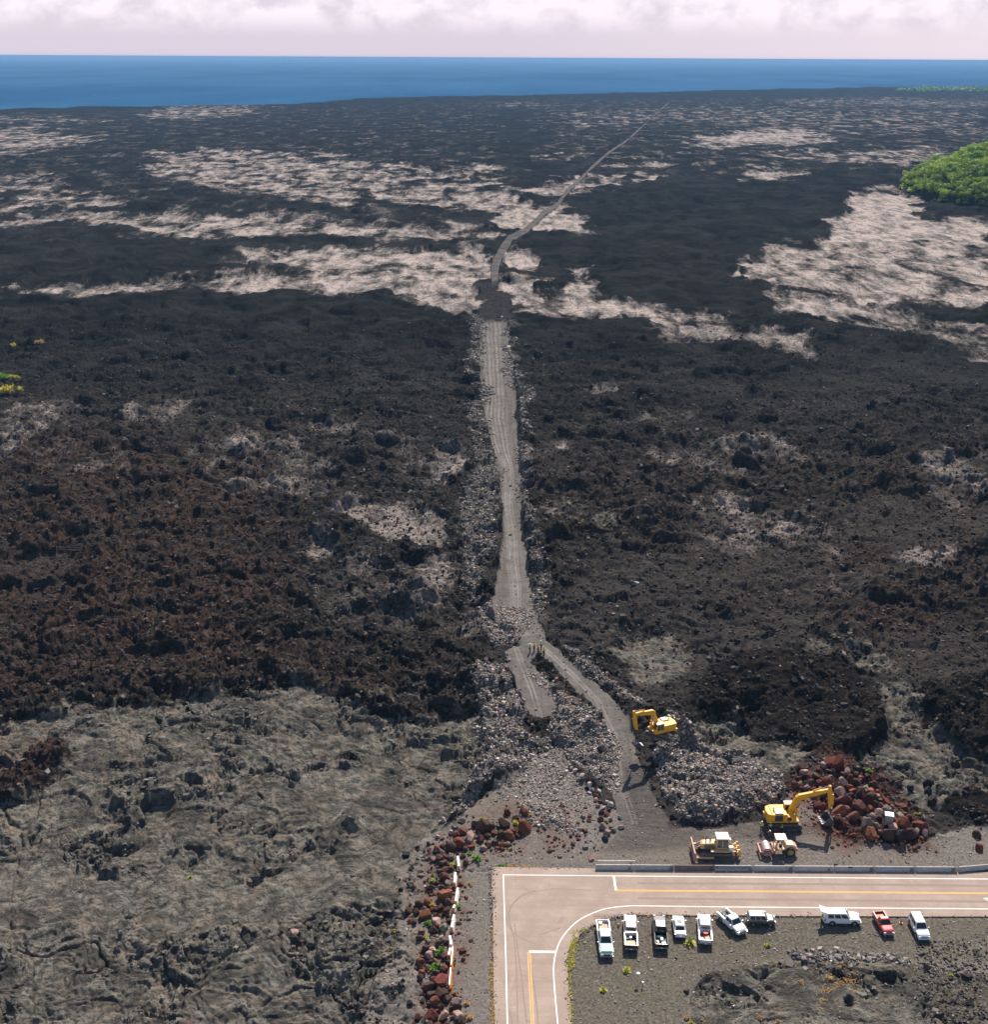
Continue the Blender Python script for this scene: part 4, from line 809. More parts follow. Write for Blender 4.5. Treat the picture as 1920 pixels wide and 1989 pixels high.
def excavator(label, pos, hz, tz, foot, bend, tip, arm_end, buck, cab_side, buck_w=1.5, curl=1):
    t = thing('excavator', label, 'excavator', pos, hz, 'yellow excavators'); ty = tz-hz
    for sy in (-1, 1): 
        o = crawler_track(t, 4.9, .62, .98, sy*1.38, trackm, ty)
    m = MB().box((0, 0, .62), (2.2, 2.4, .45)).tube((0, 0, .8), (0, 0, 1.15), .75, n=16); o = m.build('undercarriage', darkst, t); o.rotation_euler = (0, 0, ty)
    m = MB().box((-.35, 0, 1.30), (4.6, 2.86, .22)).build('deck', cyel, t, bev=.03)
    hs = -cab_side
    m = MB().prism([(-2.0, 1.42), (-2.0, 2.5), (.2, 2.5), (.2, 1.42)], -1.40, 1.40).build('engine_housing', cyel, t, bev=.05)
    m = MB().loft([[(-2.0, -1.42, z), (-2.55, -1.05, z), (-2.72, 0, z), (-2.55, 1.05, z), (-2.0, 1.42, z)] for z in (1.25, 2.45)]).build('counterweight', cyel, t, bev=.06)
    MB().box((-.95, hs*.72, 2.58), (1.15, 1.1, .22)).build('engine_hatch', fm('pale grey hatch', (.34, .32, .34), .4), t, bev=.03)
    MB().box((-1.0, hs*1.41, 1.92), (1.15, .05, .92)).build('engine_grille', fm('dark grille', (.05, .048, .052), .6), t); MB().box((.55, hs*1.41, 1.75), (.50, .05, .55)).build('side_grille', fm('dark grille', (.05, .048, .052), .6), t)
    MB().tube((-1.6, hs*.2, 2.5), (-1.6, hs*.2, 3.05), .07).build('exhaust_pipe', darkst, t); MB().box((.95, hs*.95, 1.75), (1.25, .9, .75)).build('tank', cyel, t, bev=.04)
    for x in (-.2, 1.4): MB().tube((x, hs*1.36, 2.1), (x, hs*1.36, 3.0), .025)
    m = MB()
    for x in (.35, .9, 1.5): m.tube((x, hs*1.36, 2.12), (x, hs*1.36, 2.75), .022, n=6)
    m.tube((.35, hs*1.36, 2.75), (1.5, hs*1.36, 2.75), .022, n=6); m.build('handrail', cyel, t)
    # cab
    cy = cab_side*.93; c0, c1, b0, b1 = .2, 1.9, cy-.48, cy+.48
    cabo = MB().loft([[(c0, b0, z), (x, b0, z), (x, b1, z), (c0, b1, z)] for z, x in ((1.42, c1), (2.1, c1+.05), (3.02, c1-.28))]).build('cab', cyel, t, bev=.04)
    MB().box(((c0+c1-.28)/2, cy, 3.06), (c1-c0-.22, .98, .08)).build('cab_roof', fm('pale yellow roof', (.74, .50, .28), .5), t, bev=.02)
    MB().quadbox([(c1+.03, b0+.07, 2.12), (c1+.03, b1-.07, 2.12), (c1-.27, b1-.07, 2.97), (c1-.27, b0+.07, 2.97)], .03).build('windscreen', glassc, cabo)
    for s, yy in ((1, b1), (-1, b0)):
        for a, b in ((c0+.10, c0+.72), (c0+.80, c1-.30)):
            q = [(b, yy, 1.85), (a, yy, 1.85), (a, yy, 2.92), (b, yy, 2.92)] if s > 0 else [(a, yy, 1.85), (b, yy, 1.85), (b, yy, 2.92), (a, yy, 2.92)]
            MB().quadbox(q, .02).build('side_window', glassc, cabo)
    # boom, cylinders, arm, bucket
    m = MB(); beam(m, foot, bend, .62, .56, .60, .98); beam(m, (bend[0]-.02, bend[1]), tip, .55, .42, .95, .46); m.tube((bend[0], -.30, bend[1]), (bend[0], .30, bend[1]), .42, n=12); m.build('boom', cyel, t, bev=.04)
    mid = (bend[0]*.95+.1, bend[1]-.35)
    for sy in (-1, 1):
        o = MB().tube((1.65, sy*.46, 1.55), ((1.65+mid[0])/2, sy*.46, (1.55+mid[1])/2), .14, n=8).build('boom_cylinder', cyel, t)
        MB().tube(((1.65+mid[0])/2, sy*.46, (1.55+mid[1])/2), (mid[0], sy*.42, mid[1]), .07, n=8).build('rod', chrome, o)
    ua = Vector((tip[0]-arm_end[0], 0, tip[1]-arm_end[1])).normalized(); top = (tip[0]+ua.x*.7, tip[1]+ua.z*.7)
    m = MB(); beam(m, top, (tip[0]*.8+arm_end[0]*.2, tip[1]*.8+arm_end[1]*.2), .40, .42, .38, .66); beam(m, (tip[0]*.8+arm_end[0]*.2, tip[1]*.8+arm_end[1]*.2), arm_end, .42, .36, .66, .32); m.build('arm', cyel, t, bev=.03)
    s0 = ((bend[0]*.55+tip[0]*.45), bend[1]*.55+tip[1]*.45+.52); o = MB().tube((s0[0], 0, s0[1]), ((s0[0]+top[0])/2, 0, (s0[1]+top[1])/2+.03), .13, n=8).build('arm_cylinder', cyel, t); MB().tube(((s0[0]+top[0])/2, 0, (s0[1]+top[1])/2+.03), (top[0], 0, top[1]), .065, n=8).build('rod', chrome, o)
    fo = .45; a0 = (tip[0]*.75+arm_end[0]*.25+fo, tip[1]*.75+arm_end[1]*.25); a1 = (arm_end[0]*.8+tip[0]*.2+fo, arm_end[1]*.8+tip[1]*.2); o = MB().tube((a0[0], 0, a0[1]), (a1[0], 0, a1[1]), .11, n=8).build('bucket_cylinder', cyel, t); MB().tube((a1[0], 0, a1[1]), (arm_end[0]+fo*.8, 0, arm_end[1]), .06, n=8).build('rod', chrome, o)
    m = MB(); m.tube((arm_end[0]+fo*.8, 0, arm_end[1]), (buck[0]+.35, 0, buck[1]+.9), .09, n=6); m.box((arm_end[0]+.15, 0, arm_end[1]-.05), (.5, .46, .22)); m.build('linkage', darkst, t)
    bk = [(buck[0]+.30, buck[1]+1.25), (buck[0]+.72, buck[1]+.95), (buck[0]+.80, buck[1]+.45), (buck[0]+.45, buck[1]+.08), (buck[0]-.10, buck[1]), (buck[0]-.75, buck[1]+.25)]
    m = MB(); inn = [(x*.86+(buck[0]+.05)*.14, z*.86+(buck[1]+.7)*.14) for x, z in bk]; full = bk+inn[::-1]
    m.prism(full, -buck_w/2, buck_w/2)
    for sy in (-1, 1): m.prism(bk+[(buck[0]-.05, buck[1]+1.15)], sy*buck_w/2-.03, sy*buck_w/2+.03)
    bo = m.build('bucket', buckm, t)
    m = MB()
    for k in range(5): m.prism([(buck[0]-.70, buck[1]+.20), (buck[0]-.70, buck[1]+.32), (buck[0]-.98, buck[1]+.34)], -buck_w/2+.08+k*(buck_w-.26)/4, -buck_w/2+.18+k*(buck_w-.26)/4)
    m.build('bucket_teeth', chrome, bo)
    m = MB().quadbox([(s0[0]-.6, -.285, s0[1]-1.0), (s0[0]+.9, -.285, s0[1]-.86), (s0[0]+.9, -.285, s0[1]-.70), (s0[0]-.6, -.285, s0[1]-.84)], .01, .02).build('boom_stripe', fm('brown lettering stripe', (.20, .10, .03), .5), t)
    return t
p = G(1521,1601)
e2 = excavator('yellow excavator standing by the red boulders with its arm hanging down', (p.x, p.y, .02), R(2), R(0), (.7, 1.9), (1.95, 4.55), (6.35, 5.75), (6.65, 2.6), (6.35, .25), 1, 2.0); e2.scale = (1.13, 1.08, 1.12)
p = G(1284,1427,1.0); ez = max(float(ground(p.x+a, p.y+b)) for a in (-2, 0, 2) for b in (-2, 0, 2))+.1; p = G(1284,1427,ez)
excavator('yellow excavator digging beside the track on the grey rubble heap', (p.x, p.y, ez), R(204), R(152), (.7, 1.9), (2.0, 5.05), (5.7, 5.5), (5.0, 2.2), (4.7, -1.35), 1, 1.3)
# bulldozer
p = G(1391,1659); t = thing('bulldozer', 'faded tan bulldozer parked behind the concrete barriers', 'bulldozer', (p.x, p.y, .02), R(180)); t.scale = (1.20, 1.10, 1.08)
for sy in (-1, 1): crawler_track(t, 4.5, .58, 1.05, sy*1.18, trackm)
MB().box((0, 0, .95), (3.6, 1.7, .7)).build('chassis', darkst, t)
MB().loft([[(x, -w, 1.25), (x, -w, z-.1), (x, -w+.12, z), (x, w-.12, z), (x, w, z-.1), (x, w, 1.25)] for x, w, z in ((.15, .62, 2.28), (1.9, .58, 2.12), (2.15, .52, 1.95))]).build('engine_hood', cyel2, t, bev=.03)
for sy in (-1, 1): MB().box((1.0, sy*.635, 1.72), (1.3, .03, .62)).build('side_grille', fm('olive grille', (.16, .13, .08), .7), t)
MB().tube((1.45, .15, 2.1), (1.45, .15, 3.0), .06).tube((1.45, .15, 3.0), (1.3, .15, 3.12), .06).build('exhaust_pipe', darkst, t); MB().tube((.8, -.2, 2.2), (.8, -.2, 2.7), .10).build('air_cleaner', darkst, t)
for sy in (-1, 1): MB().box((-.35, sy*1.15, 1.42), (2.5, .66, .16)).build('fender', cyel2, t, bev=.02)
cab = MB().loft([[(-1.5, -.85, z), (a, -.85, z), (a, .85, z), (-1.5, .85, z)] for z, a in ((1.35, .15), (2.2, .15))]+[[(-1.35, -.75, 3.05), (-.0, -.75, 3.05), (-.0, .75, 3.05), (-1.35, .75, 3.05)]]).build('cab', cyel2, t, bev=.03)
for q, nm in (([(.15, -.75, 1.75), (.15, .75, 1.75), (.0, .68, 2.98), (.0, -.68, 2.98)], 'windscreen'), ([(.05, .85, 1.75), (-.62, .85, 1.75), (-.60, .77, 2.95), (-.05, .77, 2.95)], 'side_window'), ([(-.72, .85, 1.75), (-1.42, .85, 1.75), (-1.30, .77, 2.95), (-.70, .77, 2.95)], 'side_window'), ([(-.62, -.85, 1.75), (.05, -.85, 1.75), (-.05, -.77, 2.95), (-.60, -.77, 2.95)], 'side_window'), ([(-1.42, -.85, 1.75), (-.72, -.85, 1.75), (-.70, -.77, 2.95), (-1.30, -.77, 2.95)], 'side_window')): MB().quadbox(q, .03).build(nm, glassc, cab)
MB().box((-.68, 0, 3.12), (1.7, 1.75, .14)).build('cab_roof', fm('pale peach roof', (.74, .56, .44), .5), t, bev=.04)
for sy in (-1, 1): MB().box((-1.75, sy*.9, 1.65), (.6, .55, .7)).build('rear_tank', whitep, t, bev=.05)
bp_ = [(2.95, .05), (3.15, .18), (2.95, .55), (2.90, .95), (3.02, 1.35), (3.10, 1.55), (2.98, 1.55), (2.80, .95), (2.84, .45)]
MB().prism(bp_, -1.95, 1.95).build('blade', fm('dusty orange blade', (.52, .25, .15), .55, dirt=((.2, .14, .12), .5)), t)
for sy in (-1, 1):
    MB().box((1.75, sy*1.62, .55), (2.5, .18, .26)).build('push_arm', cyel2, t); o = MB().tube((1.9, sy*.45, 1.9), (2.5, sy*.45, 1.55), .10).build('blade_cylinder', cyel2, t); MB().tube((2.5, sy*.45, 1.55), (2.92, sy*.45, 1.25), .05).build('rod', chrome, o)
rp_ = MB(); rp_.box((-2.75, 0, .98), (.35, 2.3, .38)); 
for sy in (-1, 0, 1): rp_.prism([(-2.95, 1.5), (-2.7, 1.5), (-2.85, .3), (-3.15, .12)], sy*.95-.08, sy*.95+.08)
for sy in (-1, 1): rp_.box((-2.3, sy*.5, 1.3), (.9, .16, .2), ry=.3).box((-2.3, sy*.5, .75), (.9, .16, .2), ry=-.1).tube((-1.9, sy*.3, 1.55), (-2.8, sy*.3, 1.1), .09)
rp_.build('ripper', fm('bright orange yellow steel', (.70, .34, .05), .5, dirt=((.3, .18, .08), .6)), t)
# roller
p = G(1510,1656); t = thing('road_roller', 'tan road roller with a smooth drum and pink canopy beside the bulldozer', 'road roller', (p.x, p.y, .02), R(180))
MB().tube((1.75, -1.02, .76), (1.75, 1.02, .76), .76, n=28).build('drum', drumm, t, smooth=False)
m = MB()
for sy in (-1, 1): m.box((1.75, sy*1.16, .74), (2.25, .14, .42))
m.box((2.85, 0, .70), (.24, 2.46, .46)).box((.66, 0, .80), (.26, 2.46, .52)); m.build('drum_frame', redbr, t, bev=.03)
MB().box((.35, 0, .85), (.7, .7, .6)).build('hitch', darkst, t)
MB().box((-.35, 0, 1.12), (1.5, 1.65, .2)).build('platform', cyel2, t); MB().box((-.45, 0, 1.45), (.5, .55, .5)).box((-.66, 0, 1.8), (.12, .55, .45)).build('seat', blackp, t, bev=.04); MB().box((.15, 0, 1.6), (.3, .6, .75)).build('console', cyel2, t, bev=.03)
MB().tube((.02, 0, 1.95), (-.1, 0, 2.12), .2, n=14).build('steering_wheel', blackp, t)
MB().loft([[(x, -w, .9), (x, -w, z-.15), (x, -w+.15, z), (x, w-.15, z), (x, w, z-.15), (x, w, .9)] for x, w, z in ((-1.1, .82, 1.98), (-2.3, .78, 1.86), (-2.85, .66, 1.5), (-2.95, .6, 1.2))]).build('engine_hood', fm('dusty peach paint', (.66, .42, .28), .5, dirt=((.5, .28, .18), .5)), t, bev=.03)
MB().box((-2.92, 0, .95), (.25, 1.5, .4)).build('rear_bumper', redbr, t, bev=.03)
for sy in (-1, 1): wheel(t, -1.85, sy*.92, sy, .78, .50, fm('ochre rim', (.34, .22, .08), .6))
cn = MB().box((-.35, 0, 2.92), (1.75, 1.75, .09)).build('canopy', fm('pink canopy', (.72, .55, .48), .6), t, bev=.02)
for x in (.38, -1.05):
    for sy in (-1, 1): MB().tube((x, sy*.74, 1.2), (x, sy*.74, 2.9), .045, n=6).build('canopy_post', cyel2, t)

# utility cabinet among the boulders, survey tripod, marker
p = G(1725,1610); t = thing('portable_cabinet', 'white topped cabinet standing among the red boulders', 'cabinet', (p.x, p.y, float(ground(p.x, p.y))+.25), R(-14))
MB().box((0, 0, .85), (1.30, 1.15, 1.7)).build('body', fm('beige cabinet', (.36, .33, .29), .6), t, bev=.03); MB().box((0, 0, 1.77), (1.45, 1.3, .14), tx=.95, ty=.95).build('roof', whitep, t, bev=.03); MB().box((-.66, 0, .85), (.04, .9, 1.5)).build('door', fm('dark blue door', (.012, .035, .06), .5), t)
MB().box((0, -.585, .85), (1.2, .03, 1.5)).build('front_panel', fm('beige cabinet', (.36, .33, .29), .6), t)
p = G(1239.5,1908); t = thing('survey_tripod', 'surveying tripod with a white receiver, below the parked pickups', 'tripod', (p.x, p.y, float(ground(p.x, p.y))), .4); yl = fm('yellow tripod leg', (.50, .38, .12), .5)
for k in range(3):
    a = k*2.1; MB().tube((math.cos(a)*.62, math.sin(a)*.62, 0), (0, 0, 1.25), .03, n=6).build('leg', yl, t)
MB().tube((0, 0, 1.25), (0, 0, 1.45), .07).build('mount', darkst, t); MB().tube((0, 0, 1.45), (0, 0, 1.55), .24, .27, 14).tube((0, 0, 1.55), (0, 0, 1.66), .27, .14, 14).build('receiver', whitep, t)
p = G(1249,1916); t = thing('marker_post', 'short red post with a white cap beside the survey tripod', 'marker post', (p.x, p.y, float(ground(p.x, p.y))), .4)
MB().tube((0, 0, 0), (0, 0, .62), .05, n=8).build('post', fm('dull red post', (.22, .06, .05), .7), t); MB().tube((0, 0, .6), (0, 0, .82), .15, .11, 10).build('cap', whitep, t)

# ------------------------------------------------------------------ people
skinm = fm('skin', (.38, .21, .14), .55, nz=.05)
def skin_mesh(name, joints, edges, root=0, sub=1):
    me = bpy.data.meshes.new(name); me.from_pydata([j[:3] for j in joints], edges, []); o = bpy.data.objects.new('tmp', me); COL.objects.link(o)
    m = o.modifiers.new('s', 'SKIN'); m.use_smooth_shade = True
    for i, j in enumerate(joints): me.skin_vertices[0].data[i].radius = (j[3], j[4] if len(j) > 4 else j[3])
    me.skin_vertices[0].data[root].use_root = True
    if sub: o.modifiers.new('u', 'SUBSURF').levels = sub
    dg = bpy.context.evaluated_depsgraph_get(); out = bpy.data.meshes.new_from_object(o.evaluated_get(dg)); out.name = name
    bpy.data.objects.remove(o); return out
def merge(me, mb):
    bm = bmesh.new(); bm.from_mesh(me); tmp = mb.mesh('t'); bm.from_mesh(tmp); bm.to_mesh(me); bm.free(); me.polygons.foreach_set('use_smooth', [True]*len(me.polygons)); return me
def person(label, px, rz, vest, pants, helmet=None, pose=0, sc=1.0, zoff=0, group='road crew'):
    p = G(*px); z = float(ground(p.x, p.y)); p = G(px[0], px[1], z); t = thing('person', label, 'person', (p.x, p.y, z), rz, group); t.scale = (sc,)*3
    ln = .32 if pose == 2 else 0.0; st = (.0, .10, .12)[pose]      # lean, stride
    hipz = .93 if pose < 2 else .72
    sh = (ln*1.3, 1.44-.35*(pose == 2)-(0.0))
    arm = {0: ((.02, .30, 1.14), (.10, .30, .90)), 1: ((.10, .30, 1.16), (.34, .20, 1.10)), 2: ((.62, .26, .82), (.80, .18, .58))}[pose]
    ar2 = {0: ((.0, -.30, 1.14), (.05, -.31, .88)), 1: ((-.05, -.30, 1.15), (-.02, -.28, .90)), 2: ((.60, -.26, .80), (.74, -.2, .55))}[pose]
    J = [(0, 0, hipz, .145, .11), (ln*.5, 0, (hipz+sh[1])/2, .14, .105), (sh[0], 0, sh[1]-.06, .165, .11), (sh[0]+.02, 0, sh[1]+.08, .058), (sh[0]+.05+ln*.3, 0, sh[1]+.17, .085), (sh[0]+.05+ln*.4, 0, sh[1]+.26, .088)]
    E = [(0, 1), (1, 2), (2, 3), (3, 4), (4, 5)]
    for s, A in ((1, arm), (-1, ar2)):
        i = len(J); J += [(sh[0], s*.20, sh[1]-.04, .062), (A[0][0], A[0][1], A[0][2], .048), (A[1][0], A[1][1], A[1][2], .034), (A[1][0]+.03, A[1][1]-s*.01, A[1][2]-.07, .036, .020)]
        E += [(2, i), (i, i+1), (i+1, i+2), (i+2, i+3)]
    legs = []
    for s in (1, -1):
        i = len(J); kx = st*s+(.22 if pose == 2 else .03); J += [(0, s*.10, hipz-.05, .092), (kx, s*.12, .50, .068), (st*s*1.4-.02, s*.12, .10, .046), (st*s*1.4+.14, s*.13, .045, .042, .035)]
        E += [(0, i), (i, i+1), (i+1, i+2), (i+2, i+3)]; legs.append(i)
    me = skin_mesh('body', J, E)
    mb = MB()
    for A, s in ((arm, 1), (ar2, -1)):                     # fingers and thumb
        hx, hy, hz_ = A[1][0]+.04, A[1][1]-s*.01, A[1][2]-.09
        for k, l in enumerate((.065, .078, .072, .055)): mb.path([(hx-.025+k*.017, hy, hz_), (hx-.022+k*.018, hy-s*.006, hz_-l*.5), (hx-.015+k*.018, hy-s*.02, hz_-l)], [.009, .008, .006], 5)
        mb.path([(hx-.03, hy, hz_+.02), (hx-.05, hy-s*.02, hz_-.01), (hx-.045, hy-s*.035, hz_-.035)], [.011, .009, .007], 5)
    hx, hz_ = sh[0]+.05+ln*.4, sh[1]+.22
    mb.tube((hx+.08, 0, hz_+.015), (hx+.115, 0, hz_-.015), .012, .018, 6)           # nose
    for s in (-1, 1): mb.box((hx, s*.088, hz_), (.035, .02, .06)); mb.box((hx+.083, s*.032, hz_+.03), (.012, .026, .012))
    mb.box((hx+.082, 0, hz_-.045), (.012, .05, .012)); link('body', merge(me, mb), skinm, t)
    # clothing: slightly larger skins over the same joints
    T = [(j[0], j[1], j[2], j[3]*1.14+.008, (j[4] if len(j) > 4 else j[3])*1.14+.012) for j in J]
    ids = [0, 1, 2, 6, 10]; V = [T[0], T[1], T[2], T[6], T[10]]; half = [tuple((Vector(T[a][:3])*.3+Vector(T[a+1][:3])*.7))+(.058,) for a in (6, 10)]
    link('jacket', skin_mesh('jacket', V+half, [(0, 1), (1, 2), (2, 3), (2, 4), (3, 5), (4, 6)]), vest, t)
    m = MB(); q = Vector((sh[0]*.8, 0, (hipz+sh[1])/2+.02))
    a, b = legs; P_ = [T[0]]+[T[a], T[a+1], T[a+2][:3]+(.062, .062)]+[T[b], T[b+1], T[b+2][:3]+(.062, .062)]
    P_[0] = (T[0][0], T[0][1], T[0][2]-.02, .15, .12)
    link('trousers', skin_mesh('trousers', P_, [(0, 1), (1, 2), (2, 3), (0, 4), (4, 5), (5, 6)]), pants, t)
    m.path([(q.x-.0, -.01, q.z-.03), (q.x, .01, q.z-.03)], .01, 4)
    for s, i in ((1, a), (-1, b)): MB().box((J[i+3][0]-.05, J[i+3][1], .05), (.27, .10, .10)).build('boot', blackp, t, bev=.02)
    if helmet:
        mm = MB(); mm.tube((hx-.01, 0, hz_+.06), (hx-.01, 0, hz_+.12), .125, .12, 14).tube((hx-.01, 0, hz_+.12), (hx-.01, 0, hz_+.175), .12, .06, 14).box((hx+.11, 0, hz_+.065), (.10, .16, .02)); mm.build('helmet', helmet, t)
    else: MB().tube((hx-.02, 0, hz_+.03), (hx-.02, 0, hz_+.13), .10, .05, 12).build('hair', fm('dark hair', (.02, .014, .01), .8), t)
    return t
lime = fm('lime vest', (.62, .95, .04), .7); green = fm('bright green vest', (.05, .95, .10), .7); yelv = fm('yellow vest', (.97, .80, .03), .7); orav = fm('red orange shirt', (.85, .09, .03), .7); palel = fm('pale lime vest', (.70, .92, .20), .7)
navy = fm('dark blue trousers', (.015, .022, .035), .9); grayp = fm('grey trousers', (.10, .10, .10), .9); hwh = fm('white helmet', (.82, .80, .78), .35); hye = fm('yellow helmet', (.75, .5, .05), .4)
person('leftmost person behind the large excavator, pale lime vest and white helmet', (1479.5,1615), R(60), palel, navy, hwh, 0, 1.05)
person('person in dark green vest standing farthest back beside the large excavator', (1484.5,1600), R(20), fm('dull green vest', (.10, .22, .06), .8), navy, None, 0)
person('person in pale lime vest and white helmet by the rear of the left track', (1496.5,1616), R(120), palel, navy, hwh, 0, 1.05)
person('crouching person in dark clothes and white helmet behind the excavator', (1490.5,1624), R(-60), navy, navy, hwh, 2)
person('person in bright green vest beside the track of the large excavator', (1519,1618), R(160), green, navy, None, 1, 1.05)
person('person in bright green vest at the left of the group on the track', (1029.5,1268), R(10), green, navy, hwh, 0, 1.22)
person('person in yellow vest, second from the left on the track', (1038,1265), R(-40), yelv, grayp, None, 0, 1.22)
person('person in green vest and white helmet at the back of the group', (1051.5,1262), R(200), green, navy, hwh, 1, 1.22)
person('person in red orange shirt in the middle of the group on the track', (1045.5,1270), R(30), orav, fm('red trousers', (.25, .06, .05), .8), None, 0, 1.22)
person('person in lime vest and dark trousers, nearest of the group on the track', (1051,1278), R(90), lime, navy, None, 0, 1.22)
person('person in bright yellow vest at the right of the group on the track', (1057,1274), R(150), yelv, navy, hye, 0, 1.22)
person('person in lime vest reaching into the open hatch of the white suv', (1596,1796), R(5), lime, navy, None, 1, 1.02, group='driver at the suv')
# ------------------------------------------------------------------ boulders
def objcolmat(name, rough=.9, nz=.25, sc=1.2):
    m, t, b = newmat(name); q = NB(t); oi = N(t, 'ShaderNodeObjectInfo'); P = N(t, 'ShaderNodeTexCoord').outputs['Object']
    n = q.noise(P, sc, 6, .7); n2 = q.noise(P, sc*5, 4, .7)
    c = q.mix(q.ss(n, .3, .7), q.mix(1.0, oi.outputs['Color'], (.55, .52, .5), 'MULTIPLY'), oi.outputs['Color']); c = q.mix(q.math('MULTIPLY', q.ss(n2, .55, .7), .35), c, (.22, .17, .14))
    L(t, c, b.inputs['Base Color']); b.inputs['Roughness'].default_value = rough; b.inputs['Specular IOR Level'].default_value = .2
    bp = N(t, 'ShaderNodeBump', inp={'Strength': .5, 'Distance': .12}); L(t, n2, bp.inputs['Height']); L(t, bp.outputs[0], b.inputs['Normal']); return m
rockm = objcolmat('boulder rock')
def rock_mesh(seed, cuts=11):
    r = random.Random(seed); bm = bmesh.new(); bmesh.ops.create_icosphere(bm, subdivisions=3, radius=1.0)
    pl = []
    for k in range(cuts):
        n = Vector((r.gauss(0, 1), r.gauss(0, 1), r.gauss(0, .8))).normalized(); pl.append((n, r.uniform(.55, .85)))
    for v in bm.verts:
        c = v.co.copy()
        for n, d in pl:
            e = c.dot(n)-d
            if e > 0: c -= n*e
        v.co = c*(1+r.uniform(-.015, .015))
    mx_ = max(v.co.length for v in bm.verts); bmesh.ops.scale(bm, vec=(1/mx_,)*3, verts=bm.verts)
    me = bpy.data.meshes.new('boulder'); bm.to_mesh(me); bm.free(); me.materials.append(rockm); return me
RM = [rock_mesh(100+i) for i in range(9)]
RC = {'b': (.088, .048, .036), 'r': (.17, .045, .030), 'o': (.24, .085, .045), 'p': (.44, .30, .26), 'g': (.22, .20, .165), 'k': (.035, .032, .032), 'w': (.50, .42, .38), 'm': (.15, .055, .042)}
CN = {'b': 'dark brown', 'r': 'deep red', 'o': 'rusty orange', 'p': 'pale pink', 'g': 'olive grey', 'k': 'black', 'w': 'whitish', 'm': 'maroon'}
def boulder(px, py, d, c, where, group, tall=1.0, wide=1.0, lab=None, zb=0.0):
    """px, py = middle of the rock as seen; d = width in photo pixels"""
    s = (py-HOR)*COSP/CAMH; r = d/s/2*.98
    P = G(px, py+d*.12); z = float(ground(P.x, P.y)); P = G(px, py+d*.05, z+r*.4)
    o = link('boulder', RM[random.randrange(9)], None, label=lab or f"{'large' if r > .75 else 'medium' if r > .45 else 'small'} {CN[c]} boulder {where}", cat='boulder', group=group)
    o.location = (P.x, P.y, z+r*.42*tall+zb); k = random.uniform(.85, 1.15); o.scale = (r*wide*k, r*random.uniform(.8, 1.1)/k, r*tall*random.uniform(.75, .95)); o.rotation_euler = (random.uniform(-.3, .3), random.uniform(-.3, .3), random.uniform(0, 6.28))
    j = random.uniform(.8, 1.2); o.color = (RC[c][0]*j, RC[c][1]*j, RC[c][2]*j, 1); return o
row = """985.5 1577 14 m|978 1598 22 b|1018 1606 24 o|1003 1588 12 b|990 1623 18 o|974 1621 16 b|1022 1577 15 o|1014 1573 9 r|941 1606 26 b|924 1601 14 b|897 1614 16 m|888 1622 11 r|914 1626 20 p|892 1637 22 r|875 1645 20 b|860 1643 13 m|848 1647 11 r|841 1667 10 p|854 1665 15 b|865 1663 10 m|877 1664 12 p|861 1677 17 b|865 1689 16 b|876 1687 12 b|856 1692 13 b|863 1704 18 m|869 1714 13 g|836 1723 13 b|864.6 1737 25 o|871 1752 13 b|813 1755 14 b|829 1753 14 o|826 1763 8 p|794 1767 14 b|809 1772 13 b|827 1777 20 o|856 1763 14 b|868 1768 15 b|797 1789 11 o|805 1790 12 b|848 1790 17 p|871 1788 12 b|863 1796 14 b|849 1799 12 o|861 1803 14 g|843.5 1807 14 b|819 1811 11 o|815.6 1821 12 b|831 1829 11 g|827 1840 12 b|859 1821 12 p|868 1830 10 b|840 1844 13 p|834.6 1856 14 p|865 1857 16 m|872 1869 11 b|817 1868 13 o|817 1878 12 b|862.6 1883 16 m|819 1890 15 o|817 1899 14 b|857.5 1903 27 r|842 1904 15 m|833 1917 20 b|840 1931 18 b|845 1943 18 o|861 1930 24 b|868 1940 14 b|887 1946 17 p|888 1957 17 b|841 1974 24 r|864 1968 13 p|862.6 1977 17 b|876.5 1961 10 b|890.5 1972 20 p|896 1982 18 b|835 1986 16 b|850 1992 16 m|956 1606 14 b|960 1618 12 m|946 1622 12 b|933 1630 14 m|948 1640 13 b|905 1648 12 b|916 1646 11 m|939 1647 12 p|962 1637 12 b|976 1639 12 o|1000 1612 12 m|1007 1622 11 b|987 1639 10 g|900 1662 9 b|905 1676 12 b|870 1724 10 b|858 1722 9 m|848 1714 9 b|870 1780 9 b|840 1767 9 m|846 1777 10 b|836 1797 9 b|852 1830 11 b|846 1866 12 m|852 1874 11 b|838 1868 9 b|847 1888 11 b|830 1880 9 m|853 1920 12 m|828 1933 9 b|872 1920 10 m|856 1955 12 b|850 1964 10 m|833 1951 10 b|880 1975 9 m|868 1990 12 b"""
seen = {}
for ln in row.split('|'):
    a = ln.split(); boulder(float(a[0]), float(a[1]), float(a[2])*1.36, a[3], 'in the long red row left of the road', 'boulders in the row left of the road', tall=random.choice((1, 1, 1.2)))
